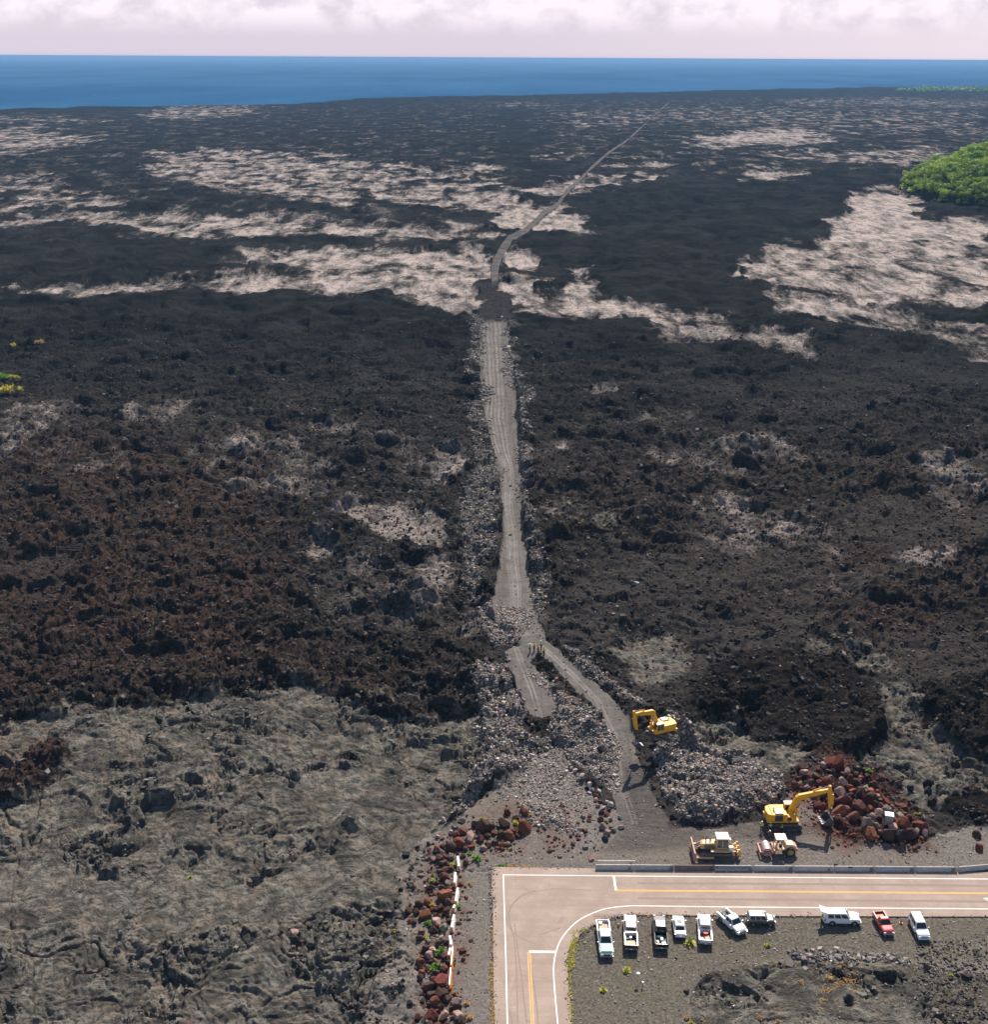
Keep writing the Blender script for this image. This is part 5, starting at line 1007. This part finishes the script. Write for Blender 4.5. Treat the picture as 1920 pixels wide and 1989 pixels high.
pile = """1634.7 1577 34 o|1661 1589 22 m|1608 1523 26 r|1632 1539 20 p|1641 1554 24 m|1638 1519 18 p|1651 1528 16 o|1658 1536 14 o|1672 1539 19 b|1694 1539 22 o|1697 1524 20 b|1664 1518 16 b|1676 1515 14 b|1692.5 1554 24 b|1670 1564 26 m|1691 1572 15 o|1669 1579 17 b|1709 1578 17 p|1722 1557 16 r|1723.5 1571 20 g|1734 1566 7 p|1751.6 1570 21 r|1750 1584 18 g|1753 1599 26 o|1736 1606 20 p|1768 1588 17 m|1790 1605 20 r|1788.6 1581 8 p|1794.6 1588 9 p|1728 1621 31 b|1771 1619 23 b|1752 1622 22 k|1689.5 1617 29 o|1685 1601 20 g|1695 1588 16 p|1704 1604 12 g|1707 1590 16 b|1679 1592 12 p|1586 1508 16 b|1568 1529 10 p|1590 1520 18 m|1563.7 1499 16 p|1602 1487 16 p|1629 1482 24 r|1614 1509 12 g|1546 1527 14 m|1556 1520 11 p|1711.7 1510 18 b|1732 1515 12 b|1747 1523 14 m|1769 1530 14 k|1805 1535 16 k|1803 1520 22 k|1815 1554 20 k|1618 1481 28 r|1589 1563 18 m|1599 1567 15 r|1643.6 1598 11 r|1577 1518 14 b|1572 1508 12 m|1597 1532 12 p|1620 1529 15 b|1582 1535 14 m|1572 1541 12 b|1600 1544 15 m|1614 1551 14 r|1613 1565 12 b|1625 1557 12 m|1655 1548 14 b|1680 1549 13 m|1706 1546 13 p|1713 1565 12 m|1734 1578 13 b|1737 1592 14 m|1744 1611 15 o|1765 1605 15 b|1778 1600 14 m|1782 1614 12 g|1797 1618 12 p|1712 1616 13 m|1706 1628 10 b|1678 1612 10 b|1640 1505 14 b|1652 1512 13 m|1648 1498 12 p|1664 1503 13 b|1685 1506 11 b|1610 1497 14 b|1592 1497 12 m|1620 1495 12 p|1552 1511 11 m|1560 1532 12 b|1683 1530 13 g|1700 1560 12 b|1552 1543 9 r|1780 1569 11 b|1765 1557 10 m"""
for ln in pile.split('|'):
    a = ln.split(); boulder(float(a[0]), float(a[1]), float(a[2])*1.22, a[3], 'in the red pile behind the large excavator', 'boulders in the pile behind the excavator', tall=random.choice((1, 1.1, 1.3)))
boulder(1898.7, 1621, 18, 'b', '', 'boulders at the right edge', 1.2, lab='dark brown boulder above the red one at the right edge of the yard'); boulder(1903.8, 1646, 20, 'r', '', 'boulders at the right edge', 1.2, lab='red boulder standing alone at the right edge of the yard')
stump = boulder(573, 1830, 25, 'k', '', None, 1.5, lab='dark square block with a pale top standing alone on the grey lava'); 
boulder(573, 1817, 21, 'p', '', None, .35, lab='pale pink slab lying on top of the dark square block', zb=1.0)
loose = "832.7 1638 11 k|811 1646 10 k|787 1706 12 p|804 1723 13 m|779 1727 12 k|734.5 1747 10 g|769 1761 9 k|763 1777 8 k|762 1669.5 6 g|850.6 1624 10 p|877 1616 12 p|753 1866 10 p|759 1858 9 k|719.5 1864 8 k|727.5 1882 11 g|751 1888 13 p|747 1900 8 p|765 1908 11 g|785 1902 11 g|755 1914.6 8 g|763 1800 10 g|797 1947 14 k|821 1945 13 k|862 1592 14 w|855 1596 9 p"
for ln in loose.split('|'):
    a = ln.split(); boulder(float(a[0]), float(a[1]), float(a[2]), a[3], 'loose on the gravel left of the red row', 'loose rocks on the gravel left of the boulders')
for x, y, d, c in [(935,210,6,'w'),(950,230,6,'w'),(980,252,10,'w'),(1040,300,12,'w'),(1105,378,9,'w'),(1130,420,8,'w'),(1190,430,8,'w'),(1160,470,9,'o'),(1165,510,8,'p'),(1290,550,13,'w'),(1262,530,8,'w'),(1180,562,8,'g'),(1230,580,9,'w'),(1255,630,9,'o'),(1205,680,11,'m'),(1250,705,8,'o'),(1225,745,14,'g'),(1262,790,13,'p'),(1320,775,9,'g'),(1385,750,9,'p'),(1370,665,7,'g'),(1245,845,12,'k'),(1145,440,7,'k'),(1085,405,7,'k'),(1010,335,7,'g'),(1200,530,8,'m'),(1275,600,9,'k'),(1210,620,9,'k'),(1290,680,8,'g'),(1300,740,9,'g')]:
    boulder(900+x/4.505, 1440+y/4.505, d*1.4, c, 'in the pale line of stones beside the track', 'stones lined up beside the track')
for x, y, d, c in [(560,280,8,'p'),(650,260,8,'p'),(380,370,9,'g'),(540,345,9,'g'),(600,400,9,'k'),(480,400,9,'k'),(430,370,8,'k'),(650,350,8,'k'),(390,640,8,'p'),(530,600,7,'w'),(290,770,7,'w'),(240,860,8,'k'),(690,1070,12,'p'),(780,1250,11,'k'),(840,1170,6,'w'),(1070,820,9,'p'),(1040,850,9,'p'),(1110,1270,8,'k'),(680,1150,9,'k'),(800,1350,8,'p')]:
    boulder(900+x/5.9125, 1180+y/5.9125, d, c, 'on the rubble near the group of people', 'rocks on the rubble around the track junction')

# ------------------------------------------------------------------ rubble (stuff): blocky stones merged in one mesh per spread
def stones(name, label, xs, ys, size, colr, flatn=.7, kind='stuff', sink=.25, shape=.35):
    n = len(xs); zs = ground(xs, ys); zs = np.maximum(zs, np.where(sample(roadz, xs, ys) > .6, RZ, -99))
    base = np.array([(-1,-1,-1),(1,-1,-1),(1,1,-1),(-1,1,-1),(-1,-1,1),(1,-1,1),(1,1,1),(-1,1,1)], float)
    V = base[None]*(1+RNG.uniform(-shape, shape, (n, 8, 3)))
    V[:, 4:, :2] *= RNG.uniform(.55, 1.0, (n, 1, 1))
    V = V*size[:, None, None]*.5*np.stack([RNG.uniform(.7, 1.3, n), RNG.uniform(.7, 1.3, n), RNG.uniform(.5, 1.0, n)*flatn*1.3], 1)[:, None, :]
    a = RNG.uniform(0, 6.28, n); b = RNG.uniform(-.6, .6, n); ca, sa, cb, sb = np.cos(a)[:, None], np.sin(a)[:, None], np.cos(b)[:, None], np.sin(b)[:, None]
    x, y, z = V[..., 0], V[..., 1], V[..., 2]; x, z = x*cb+z*sb, -x*sb+z*cb; x, y = x*ca-y*sa, x*sa+y*ca
    V = np.stack([x+xs[:, None], y+ys[:, None], z+zs[:, None]+size[:, None]*(.5-sink)*flatn], -1).reshape(-1, 3)
    Fb = np.array([(3,2,1,0),(4,5,6,7),(0,1,5,4),(1,2,6,5),(2,3,7,6),(3,0,4,7)]); Fc = (Fb[None]+8*np.arange(n)[:, None, None]).reshape(-1, 4)
    me = np_mesh(name, V, Fc, 4, False); add_col(me, 'rc', np.repeat(colr, 8, 0))
    return link(name, me, stonem, kind=kind, label=label, cat='rubble')
stonem, t_, b_ = newmat('broken stone'); a_ = N(t_, 'ShaderNodeAttribute', attribute_name='rc'); L(t_, a_.outputs['Color'], b_.inputs['Base Color']); b_.inputs['Roughness'].default_value = .95; b_.inputs['Specular IOR Level'].default_value = .1
def scatter(n, box, dens):
    """random world points inside the photo-space box, kept where dens(px, py, x, y) beats a dice roll; even density on the ground"""
    x0, y0, x1, y1 = box; a = [G(x0, y0), G(x1, y0), G(x0, y1), G(x1, y1)]
    xa, xb = min(p.x for p in a), max(p.x for p in a); ya, yb = min(p.y for p in a), max(p.y for p in a)
    x = RNG.uniform(xa, xb, n); y = RNG.uniform(ya, yb, n); d = dens(x, y); k = RNG.random(n) < d; return x[k], y[k]
def rcol(n, pal, w):
    P = np.array(pal)[RNG.choice(len(pal), n, p=np.array(w)/sum(w))]; return P*RNG.uniform(.65, 1.35, (n, 1))*(1+RNG.uniform(-.06, .06, (n, 3)))
GP = [(.30, .265, .235), (.18, .163, .148), (.09, .083, .077), (.50, .43, .39), (.32, .21, .15)]
rubm = rub
x, y = scatter(420000, (850,860,1560,1640), lambda x, y: sample(rubm, x, y)*(1-sample(roadz, x, y)))
n = len(x); sz = np.clip(RNG.lognormal(-1.75, .45, n), .09, .7); stones('rubble', 'grey broken lava rubble heaped along the track and in the works', x, y, sz, rcol(n, GP, [.36, .32, .16, .10, .06])*1.05)
x, y = scatter(60000, (900,600,1060,900), lambda x, y: sample(rubm, x, y)); n = len(x); stones('rubble', 'grey rubble edging the far straight part of the track', x, y, np.clip(RNG.lognormal(-.9, .4, n), .2, 1.1), rcol(n, GP, [.3, .35, .25, .06, .04]))
x, y = scatter(30000, (1760,1800,1960,2060), lambda x, y: sample(rubm, x, y)*.9); n = len(x); stones('rubble', 'dark stones spread at the lower right corner', x, y, np.clip(RNG.lognormal(-1.6, .4, n), .1, .5), rcol(n, GP, [.12, .35, .5, .02, .01])*.6)
# reddish chips near the red rocks
rz_ = lambda x, y: sample(red, x, y)*.8*(1-sample(roadz, x, y))
x, y = scatter(26000, (820,1470,1840,2040), rz_); n = len(x); stones('rubble', 'small reddish stones scattered between the red boulders', x, y, np.clip(RNG.lognormal(-1.4, .5, n), .1, .7), rcol(n, [(.13, .045, .03), (.08, .035, .028), (.22, .12, .09), (.12, .11, .10)], [.35, .3, .15, .2]))
# a'a clinker
aam = np.clip(1-np.maximum.reduce([greyp*1.0, gravel, roadz, silver*.4, soil*.55, np.clip(hill*5, 0, 1), (Y > 620)*1.0]), 0, 1)
x, y = scatter(420000, (-40,640,1960,1989), lambda x, y: sample(aam, x, y)*np.clip((ground(x*0+x, y)*0+.42), 0, 1)*sstep(620, 250, y)); n = len(x)
bw = sample(brown, x, y)[:, None]; ck = rcol(n, [(.020, .019, .020), (.048, .043, .041), (.10, .092, .085), (.20, .18, .165)], [.46, .36, .14, .04]); cb = rcol(n, [(.030, .018, .015), (.072, .043, .036), (.13, .09, .078)], [.5, .38, .12])
stones('clinker', 'loose black and brown clinker blocks covering the rough lava', x, y, np.clip(RNG.lognormal(-1.2, .5, n), .15, 1.1), ck*(1-bw)+cb*bw, .62, sink=.3, shape=.5)
# broken plates and blocks on the near pahoehoe
x, y = scatter(60000, (-20,1330,1960,2060), lambda x, y: sample(rock*greyp, x, y)*.55); n = len(x)
stones('broken_crust', 'broken dark crust plates on the grey smooth lava', x, y, np.clip(RNG.lognormal(-1.25, .5, n), .12, .85), rcol(n, [(.05, .047, .043), (.11, .105, .095), (.15, .142, .125), (.09, .066, .055)], [.3, .3, .25, .15]), .4, shape=.5)
# low dark stone line in the parking lava, and pebbles on the gravel
wl = [(1540,1852),(1570,1860),(1600,1863),(1640,1858),(1655,1862),(1690,1858),(1740,1862),(1760,1872)]
P0 = [G(*p) for p in wl]; xs = []; ys = []
for k in range(900):
    i = random.randrange(len(P0)-1); u = random.random(); p = P0[i].lerp(P0[i+1], u); xs.append(p.x+random.gauss(0, .35)); ys.append(p.y+random.gauss(0, .55))
x = np.array(xs); y = np.array(ys); n = len(x); stones('stone_line', 'low line of dark stones below the parked suvs', x, y, np.clip(RNG.lognormal(-1.1, .4, n), .15, .8), rcol(n, GP, [.2, .35, .35, .05, .05]))
x, y = scatter(40000, (900,600,1320,1620), lambda x, y: sample(track, x, y)*.55); n = len(x)
stones('track_stones', 'small stones strewn over the gravel track', x, y, np.clip(RNG.lognormal(-2.0, .5, n), .07, .6), rcol(n, GP, [.35, .3, .2, .1, .05]))
x, y = scatter(50000, (680,1440,1960,2060), lambda x, y: sample(np.clip(gravel+soil*.7, 0, 1), x, y)*(1-sample(roadz, x, y))*.4); n = len(x)
stones('gravel', 'loose pale and dark pebbles on the gravel yard', x, y, np.clip(RNG.lognormal(-2.3, .4, n), .05, .3), rcol(n, GP, [.35, .25, .2, .15, .05]))

xs = []; ys = []
for pts in (inner[1:14], outer[1:11]):
    P0 = [G(*p) for p in pts]
    for k in range(900):
        i = random.randrange(len(P0)-1); p = P0[i].lerp(P0[i+1], random.random()); xs.append(p.x+random.gauss(0, .35)); ys.append(p.y+random.gauss(0, .35))
x = np.array(xs); y = np.array(ys); n = len(x); stones('road_edge_gravel', 'loose gravel spilled over the edges of the asphalt', x, y, np.clip(RNG.lognormal(-2.4, .4, n), .05, .25), rcol(n, GP, [.35, .3, .2, .1, .05]))
# ------------------------------------------------------------------ plants
def leafmat(name, c1, c2, sc=1.2):
    m, t, b = newmat(name); q = NB(t); P = N(t, 'ShaderNodeTexCoord').outputs['Object']; oi = N(t, 'ShaderNodeObjectInfo')
    vm = N(t, 'ShaderNodeVectorMath', operation='ADD'); L(t, P, vm.inputs[0]); L(t, oi.outputs['Location'], vm.inputs[1])
    c = q.mix(q.ss(q.noise(vm.outputs[0], sc, 4, .6), .35, .65), c1, c2); L(t, c, b.inputs['Base Color']); tr = N(t, 'ShaderNodeBsdfTranslucent'); L(t, c, tr.inputs['Color']); ms = N(t, 'ShaderNodeMixShader'); ms.inputs[0].default_value = .30; L(t, b.outputs[0], ms.inputs[1]); L(t, tr.outputs[0], ms.inputs[2]); L(t, ms.outputs[0], [n for n in t.nodes if n.type == 'OUTPUT_MATERIAL'][0].inputs[0]); b.inputs['Roughness'].default_value = .6; b.inputs['Specular IOR Level'].default_value = .25
    b.inputs['Transmission Weight'].default_value = 0; b.inputs['Subsurface Weight'].default_value = 0; return m
LG = leafmat('bright green fern leaves', (.07, .20, .02), (.24, .42, .05)); LY = leafmat('yellow green leaves', (.28, .36, .03), (.55, .52, .07)); LO = leafmat('dry orange leaves', (.52, .26, .06), (.66, .46, .20)); LD = leafmat('yellowing leaves', (.42, .44, .05), (.62, .50, .06)); STEM = fm('plant stem', (.12, .08, .04), .9)
def tuft(mb, r, h, n, w, rnd, droop=.6):
    for k in range(n):
        a = rnd.uniform(0, 6.28); el = rnd.uniform(.15, 1.35); l = r*rnd.uniform(.7, 1.1); d = Vector((math.cos(a)*math.cos(el), math.sin(a)*math.cos(el), math.sin(el)*h/r)); s = Vector((-math.sin(a), math.cos(a), 0))*w*rnd.uniform(.6, 1.2)
        p0 = Vector((0, 0, .05)); p1 = p0+d*l*.55; p2 = p0+d*l-Vector((0, 0, droop*l*.35))
        mb.add([p0-s*.4, p0+s*.4, p1+s, p1-s, p2+s*.15, p2-s*.15], [(0, 1, 2, 3), (3, 2, 4, 5)])
pm = {}
def plant(px, py, d, kind, label, cat='shrub', name='shrub'):
    s = (py-HOR)*COSP/CAMH; r = d/s/2; P = G(px, py+d*.3); z = float(ground(P.x, P.y)); P = G(px, py+d*.18, z)
    t = thing(name, label, cat, (P.x, P.y, z-.03), random.uniform(0, 6.28)); rnd = random.Random(int(px*7+py)); mb = MB()
    if kind == 'palm': tuft(mb, r, r*1.1, 46, .10*r/.7, rnd, .8)
    else:
        for k in range(9):
            m2 = MB(); tuft(m2, r*.55, r*.6, 26, .05+.035*r, rnd, .5); ox, oy, oz = rnd.gauss(0, r*.36), rnd.gauss(0, r*.36), rnd.uniform(0, r*.5); mb.add([(v[0]+ox, v[1]+oy, v[2]+oz) for v in m2.v], m2.f)
    mat = {'g': LG, 'yg': LD, 'y': LY, 'o': LO, 'palm': LY}[kind]; mb.build('leaves', mat, t)
    if kind == 'palm':
        m2 = MB(); tuft(m2, r*1.05, r*.25, 30, .12*r/.7, rnd, .4); m2.build('dead_leaves', LO, t)
    MB().tube((0, 0, 0), (0, 0, max(r*.5, .15)), .05, .03, 6).build('stem', STEM, t); return t
rowp = 'growing in the red boulder row'
for a in [(1002,1598,20,'yg','yellow green shrub between the tall red boulders at the top of the row'),(927,1667,22,'g','bright green shrub at the gravel edge, right of the barrier line top'),(993,1648,13,'yg','small upright yellow green plant below the top boulders'),(883,1679,17,'yg','yellow green shrub beside the first white plastic barrier'),(841,1710,15,'y','yellow plant on the left side of the row, level with the second barrier'),(839,1699,10,'g','small dark green plant just above the yellow one'),(912,1657,11,'g','green sprout at the inner bend of the boulder row'),(921,1662,11,'yg','yellow green sprout touching the bright shrub at the gravel edge'),(937,1592,14,'y','yellow shrub on the farthest side of the row'),(920,1603,8,'g','tiny green plant left of the yellow far shrub'),(946,1641,10,'y','yellow plant among the upper boulders'),(839,1757,17,'yg','yellow green plant beside the rusty rocks, level with the third barrier'),(889,1762,15,'g','green weed on the road side of the shortest white barrier'),(831,1794,19,'g','bright green shrub left of the fifth barrier'),(852,1809,14,'g','green shrub near the lower end of the fifth barrier'),(854,1848,29,'g','largest green shrub in the row, beside the seventh barrier'),(841,1878,27,'g','rounded light green shrub beside the orange barriers'),(829,1821,13,'yg','small yellowish shrub on the left side of the row'),(883,1929,13,'o','orange dry grass clump at the end of the orange barrier'),(907,1948,14,'o','orange dry plant on the gravel strip, upper one'),(911,1975,18,'o','orange dry plant on the gravel strip, lower one'),(1690,1496,16,'g','green shrub on top of the red boulder pile'),(1780,1580,10,'y','small yellow plant at the right of the boulder pile'),(1686,1526,9,'yg','small yellow green plant inside the boulder pile'),(1006,1416,10,'yg','tiny yellow plant in the rubble below the junction pad'),(1030,1583,9,'yg','small green sprout right of the tall red boulder'),
          (751,1808,8,'o','orange plant beside loose stones on the left gravel'),(765,1808,10,'y','yellow plant beside loose stones on the left gravel'),(759,1842,14,'yg','yellow green plant on the left gravel'),(370,1703,10,'y','lone yellow plant on the grey lava flow'),(478,1964,13,'o','lone orange dry plant at the lower left'),(913,1715,9,'yg','small weed on the gravel strip beside the road'),
          (1218,1883,22,'palm','yellow palm like plant below the second pickup'),(1172,1920,20,'palm','yellow palm like plant nearest the road bend'),(1341,1829,30,'palm','large yellow palm like plant between the small car and the white pickup'),(1492,1836,15,'y','yellow green plant below the grey suv'),(1848,1894,11,'y','yellow plant at the lower right'),(1477,1977,12,'o','orange plant at the bottom, left of two'),(1511,1983,11,'o','orange plant at the bottom, right of two'),(1336,1978,10,'o','dry orange plant at the bottom below the tripod'),(1346,1987,13,'yg','yellow shrub cut by the bottom edge'),(1367,1982,8,'o','small orange plant near the bottom edge'),
          (5,733,38,'g','green bush at the left edge on the dark lava'),(27,733,22,'yg','yellowish bush at the left edge beside the green one'),(14,756,40,'yg','low yellow green bush in front of the left edge bushes'),(25,671,16,'yg','faint yellow bush farther back at the left edge'),(77,664,20,'o','dry orange bush farther back at the left')]:
    plant(*a)
# grass tufts (nobody could count them)
def grass(name, label, spots, mat, cat='grass'):
    rnd = random.Random(9); mb = MB()
    for P, r in spots:
        z = float(ground(P.x, P.y)); m2 = MB(); tuft(m2, r, r, 7, .035, rnd, .5); mb.add([(v[0]+P.x, v[1]+P.y, v[2]+max(z, -.05)) for v in m2.v], m2.f)
    mb.build(name, mat, kind='stuff', label=label, cat=cat)
rn = random.Random(4)
def along(pts, n, sd, r):
    P = [G(*p) for p in pts]; out = []
    for k in range(n):
        i = rn.randrange(len(P)-1); p = P[i].lerp(P[i+1], rn.random()); out.append((Vector((p.x+rn.gauss(0, sd), p.y+rn.gauss(0, sd), 0)), r*rn.uniform(.6, 1.4)))
    return out
grass('roadside_grass', 'yellow green grass fringe along the inside of the road bend', along([(1118,1824),(1110,1850),(1107,1880)], 260, .25, .25)+along([(1118,1822),(1109,1850),(1106.5,1880),(1108,1930),(1112,1989)], 300, .12, .2)+along([(1112,1815),(1140,1805)], 60, .3, .22)+along([(955,1790),(957,1850),(958,1989)], 120, .12, .16), LD)
grass('verge_grass', 'green weeds at the top corner of the road', along([(965,1681),(985,1682)], 70, .14, .2)+along([(1000,1682),(1030,1684)], 20, .12, .14), LG)
grass('dry_grass', 'orange dry grass along the left road edge and below the barriers', along([(955,1870),(958,1989)], 200, .15, .17)+along([(985,1682),(1035,1684)], 60, .14, .2)+along([(1215,1778),(1300,1780),(1400,1782)], 50, .1, .14), LO)
sp = []
for x, y, r in [(1651,1902,11),(1613,1905,11),(1629,1921,9),(1661,1926,9),(1605,1933,9),(1598,1951,6),(1633,1886,7),(1555,1915,6),(1595,1968,5)]:
    for k in range(int(r*r*.55)): sp.append((G(x+rn.gauss(0, r*.6), y+rn.gauss(0, r*.35)), .15))
grass('dry_fern', 'patches of orange dry fern on the smooth grey lava', sp, LO, 'fern')
sp = [(G(rn.uniform(1130, 1560), rn.uniform(1800, 1989)), .10) for k in range(500)]+[(G(rn.gauss(1430, 60), rn.gauss(1835, 12)), .12) for k in range(260)]
grass('sparse_grass', 'sparse olive grass in the gravel below the parked cars', [s for s in sp if float(sample(roadz, s[0].x, s[0].y)) < .2], leafmat('olive grass', (.14, .15, .04), (.30, .28, .08)))

# ------------------------------------------------------------------ trees on the hill
crownm = leafmat('tree crown leaves', (.12, .25, .022), (.40, .50, .06), .10); trunkm = fm('bark', (.12, .09, .07), .9)
def crown_mesh(seed):
    r = random.Random(seed); V = []; Fc = []
    lobes = [(Vector((r.gauss(0, 1.9), r.gauss(0, 1.9), r.uniform(3.4, 6.4))), r.uniform(1.3, 2.3)) for k in range(9)]
    for c, rr in lobes:
        for k in range(85):
            d = Vector((r.gauss(0, 1), r.gauss(0, 1), r.gauss(0, 1)*.8+.25)).normalized(); p = c+d*rr*r.uniform(.75, 1.05); n = (d+Vector((r.gauss(0, .45), r.gauss(0, .45), r.gauss(0, .45)))).normalized()
            a = n.orthogonal().normalized(); b = n.cross(a); s = r.uniform(.25, .55); i = len(V); V += [p+a*s, p+b*s*.6, p-a*s, p-b*s*.6]; Fc.append((i, i+1, i+2, i+3))
    me = bpy.data.meshes.new('crown'); me.from_pydata([tuple(v) for v in V], [], Fc); me.materials.append(crownm); return me
CM = [crown_mesh(i) for i in range(6)]
m = MB(); m.tube((0, 0, -1), (0, 0, 3.2), .32, .2); m.tube((0, 0, 2.6), (1.3, .4, 5.2), .15, .06, 5); m.tube((0, 0, 2.4), (-1.1, .8, 5), .15, .06, 5); m.tube((0, 0, 2.8), (.1, -1.3, 5.2), .14, .05, 5); TM = m.mesh('trunk'); TM.materials.append(trunkm)
rt_ = random.Random(21); cnt = 0; tries = 0
cells = []
while cnt < 290 and tries < 20000:
    tries += 1
    x = HC.x+rt_.uniform(-1, .25)*HILLR[0]*1.02; y = HC.y+rt_.uniform(-1, .35)*HILLR[1]
    hd_ = math.hypot((x-HC.x)/HILLR[0], (y-HC.y)/HILLR[1])
    if hd_ > .985: continue
    ppx, ppy = proj(x, y, float(ground(x, y)))
    if ppx > 1990: continue
    if any((x-a)**2+(y-b)**2 < (5.0 if hd_ < .85 else 4.0)**2*1.25 for a, b in cells): continue
    cells.append((x, y)); z = float(ground(x, y)); s = rt_.uniform(.85, 1.45)*(1.0 if hd_ < .9 else .8)
    t = thing('tree', 'leafy green tree in the dense wood covering the hill at the right', 'tree', (x, y, z), rt_.uniform(0, 6.28), 'trees on the wooded hill'); t.scale = (s*1.15, s*1.15, s)
    link('crown', CM[rt_.randrange(6)], None, t); link('trunk', TM, None, t); cnt += 1
# undergrowth between them and the far wood by the shore
def clumps(name, label, pts, size, mat):
    r = random.Random(5); V = []; Fc = []
    for (x, y, z), s in pts:
        for k in range(26):
            d = Vector((r.gauss(0, 1), r.gauss(0, 1), abs(r.gauss(0, .8)))).normalized(); p = Vector((x, y, z))+d*s*r.uniform(.6, 1.05); a = Vector((r.gauss(0, 1), r.gauss(0, 1), r.gauss(0, .6))).normalized(); b = d.cross(a).normalized(); q_ = s*r.uniform(.18, .4)*size; i = len(V)
            V += [p+a*q_, p+b*q_, p-a*q_, p-b*q_]; Fc.append((i, i+1, i+2, i+3))
    me = bpy.data.meshes.new(name); me.from_pydata([tuple(v) for v in V], [], Fc); return link(name, me, mat, kind='stuff', label=label, cat='wood')
pts = []
for k in range(1500):
    x = HC.x+rt_.uniform(-1, .3)*HILLR[0]*1.03; y = HC.y+rt_.uniform(-1, .3)*HILLR[1]*1.01
    if math.hypot((x-HC.x)/HILLR[0], (y-HC.y)/HILLR[1]) < 1.0: pts.append(((x, y, float(ground(x, y))), rt_.uniform(2.2, 4.2)))
clumps('undergrowth', 'dense green undergrowth between the trees on the hill', pts, 1.0, crownm)
pts = []
for k in range(520):
    px = 1745+abs(rt_.gauss(0, 1))*170; yy = 178.5-rt_.random()*8*min(1, (px-1735)/70); P = G(px, yy); pts.append(((P.x, P.y, float(ground(P.x, P.y))), rt_.uniform(6, 13)))
clumps('coastal_wood', 'pale green wood near the shore at the far right', pts, .9, leafmat('coastal leaves', (.05, .16, .04), (.12, .26, .06), .02))
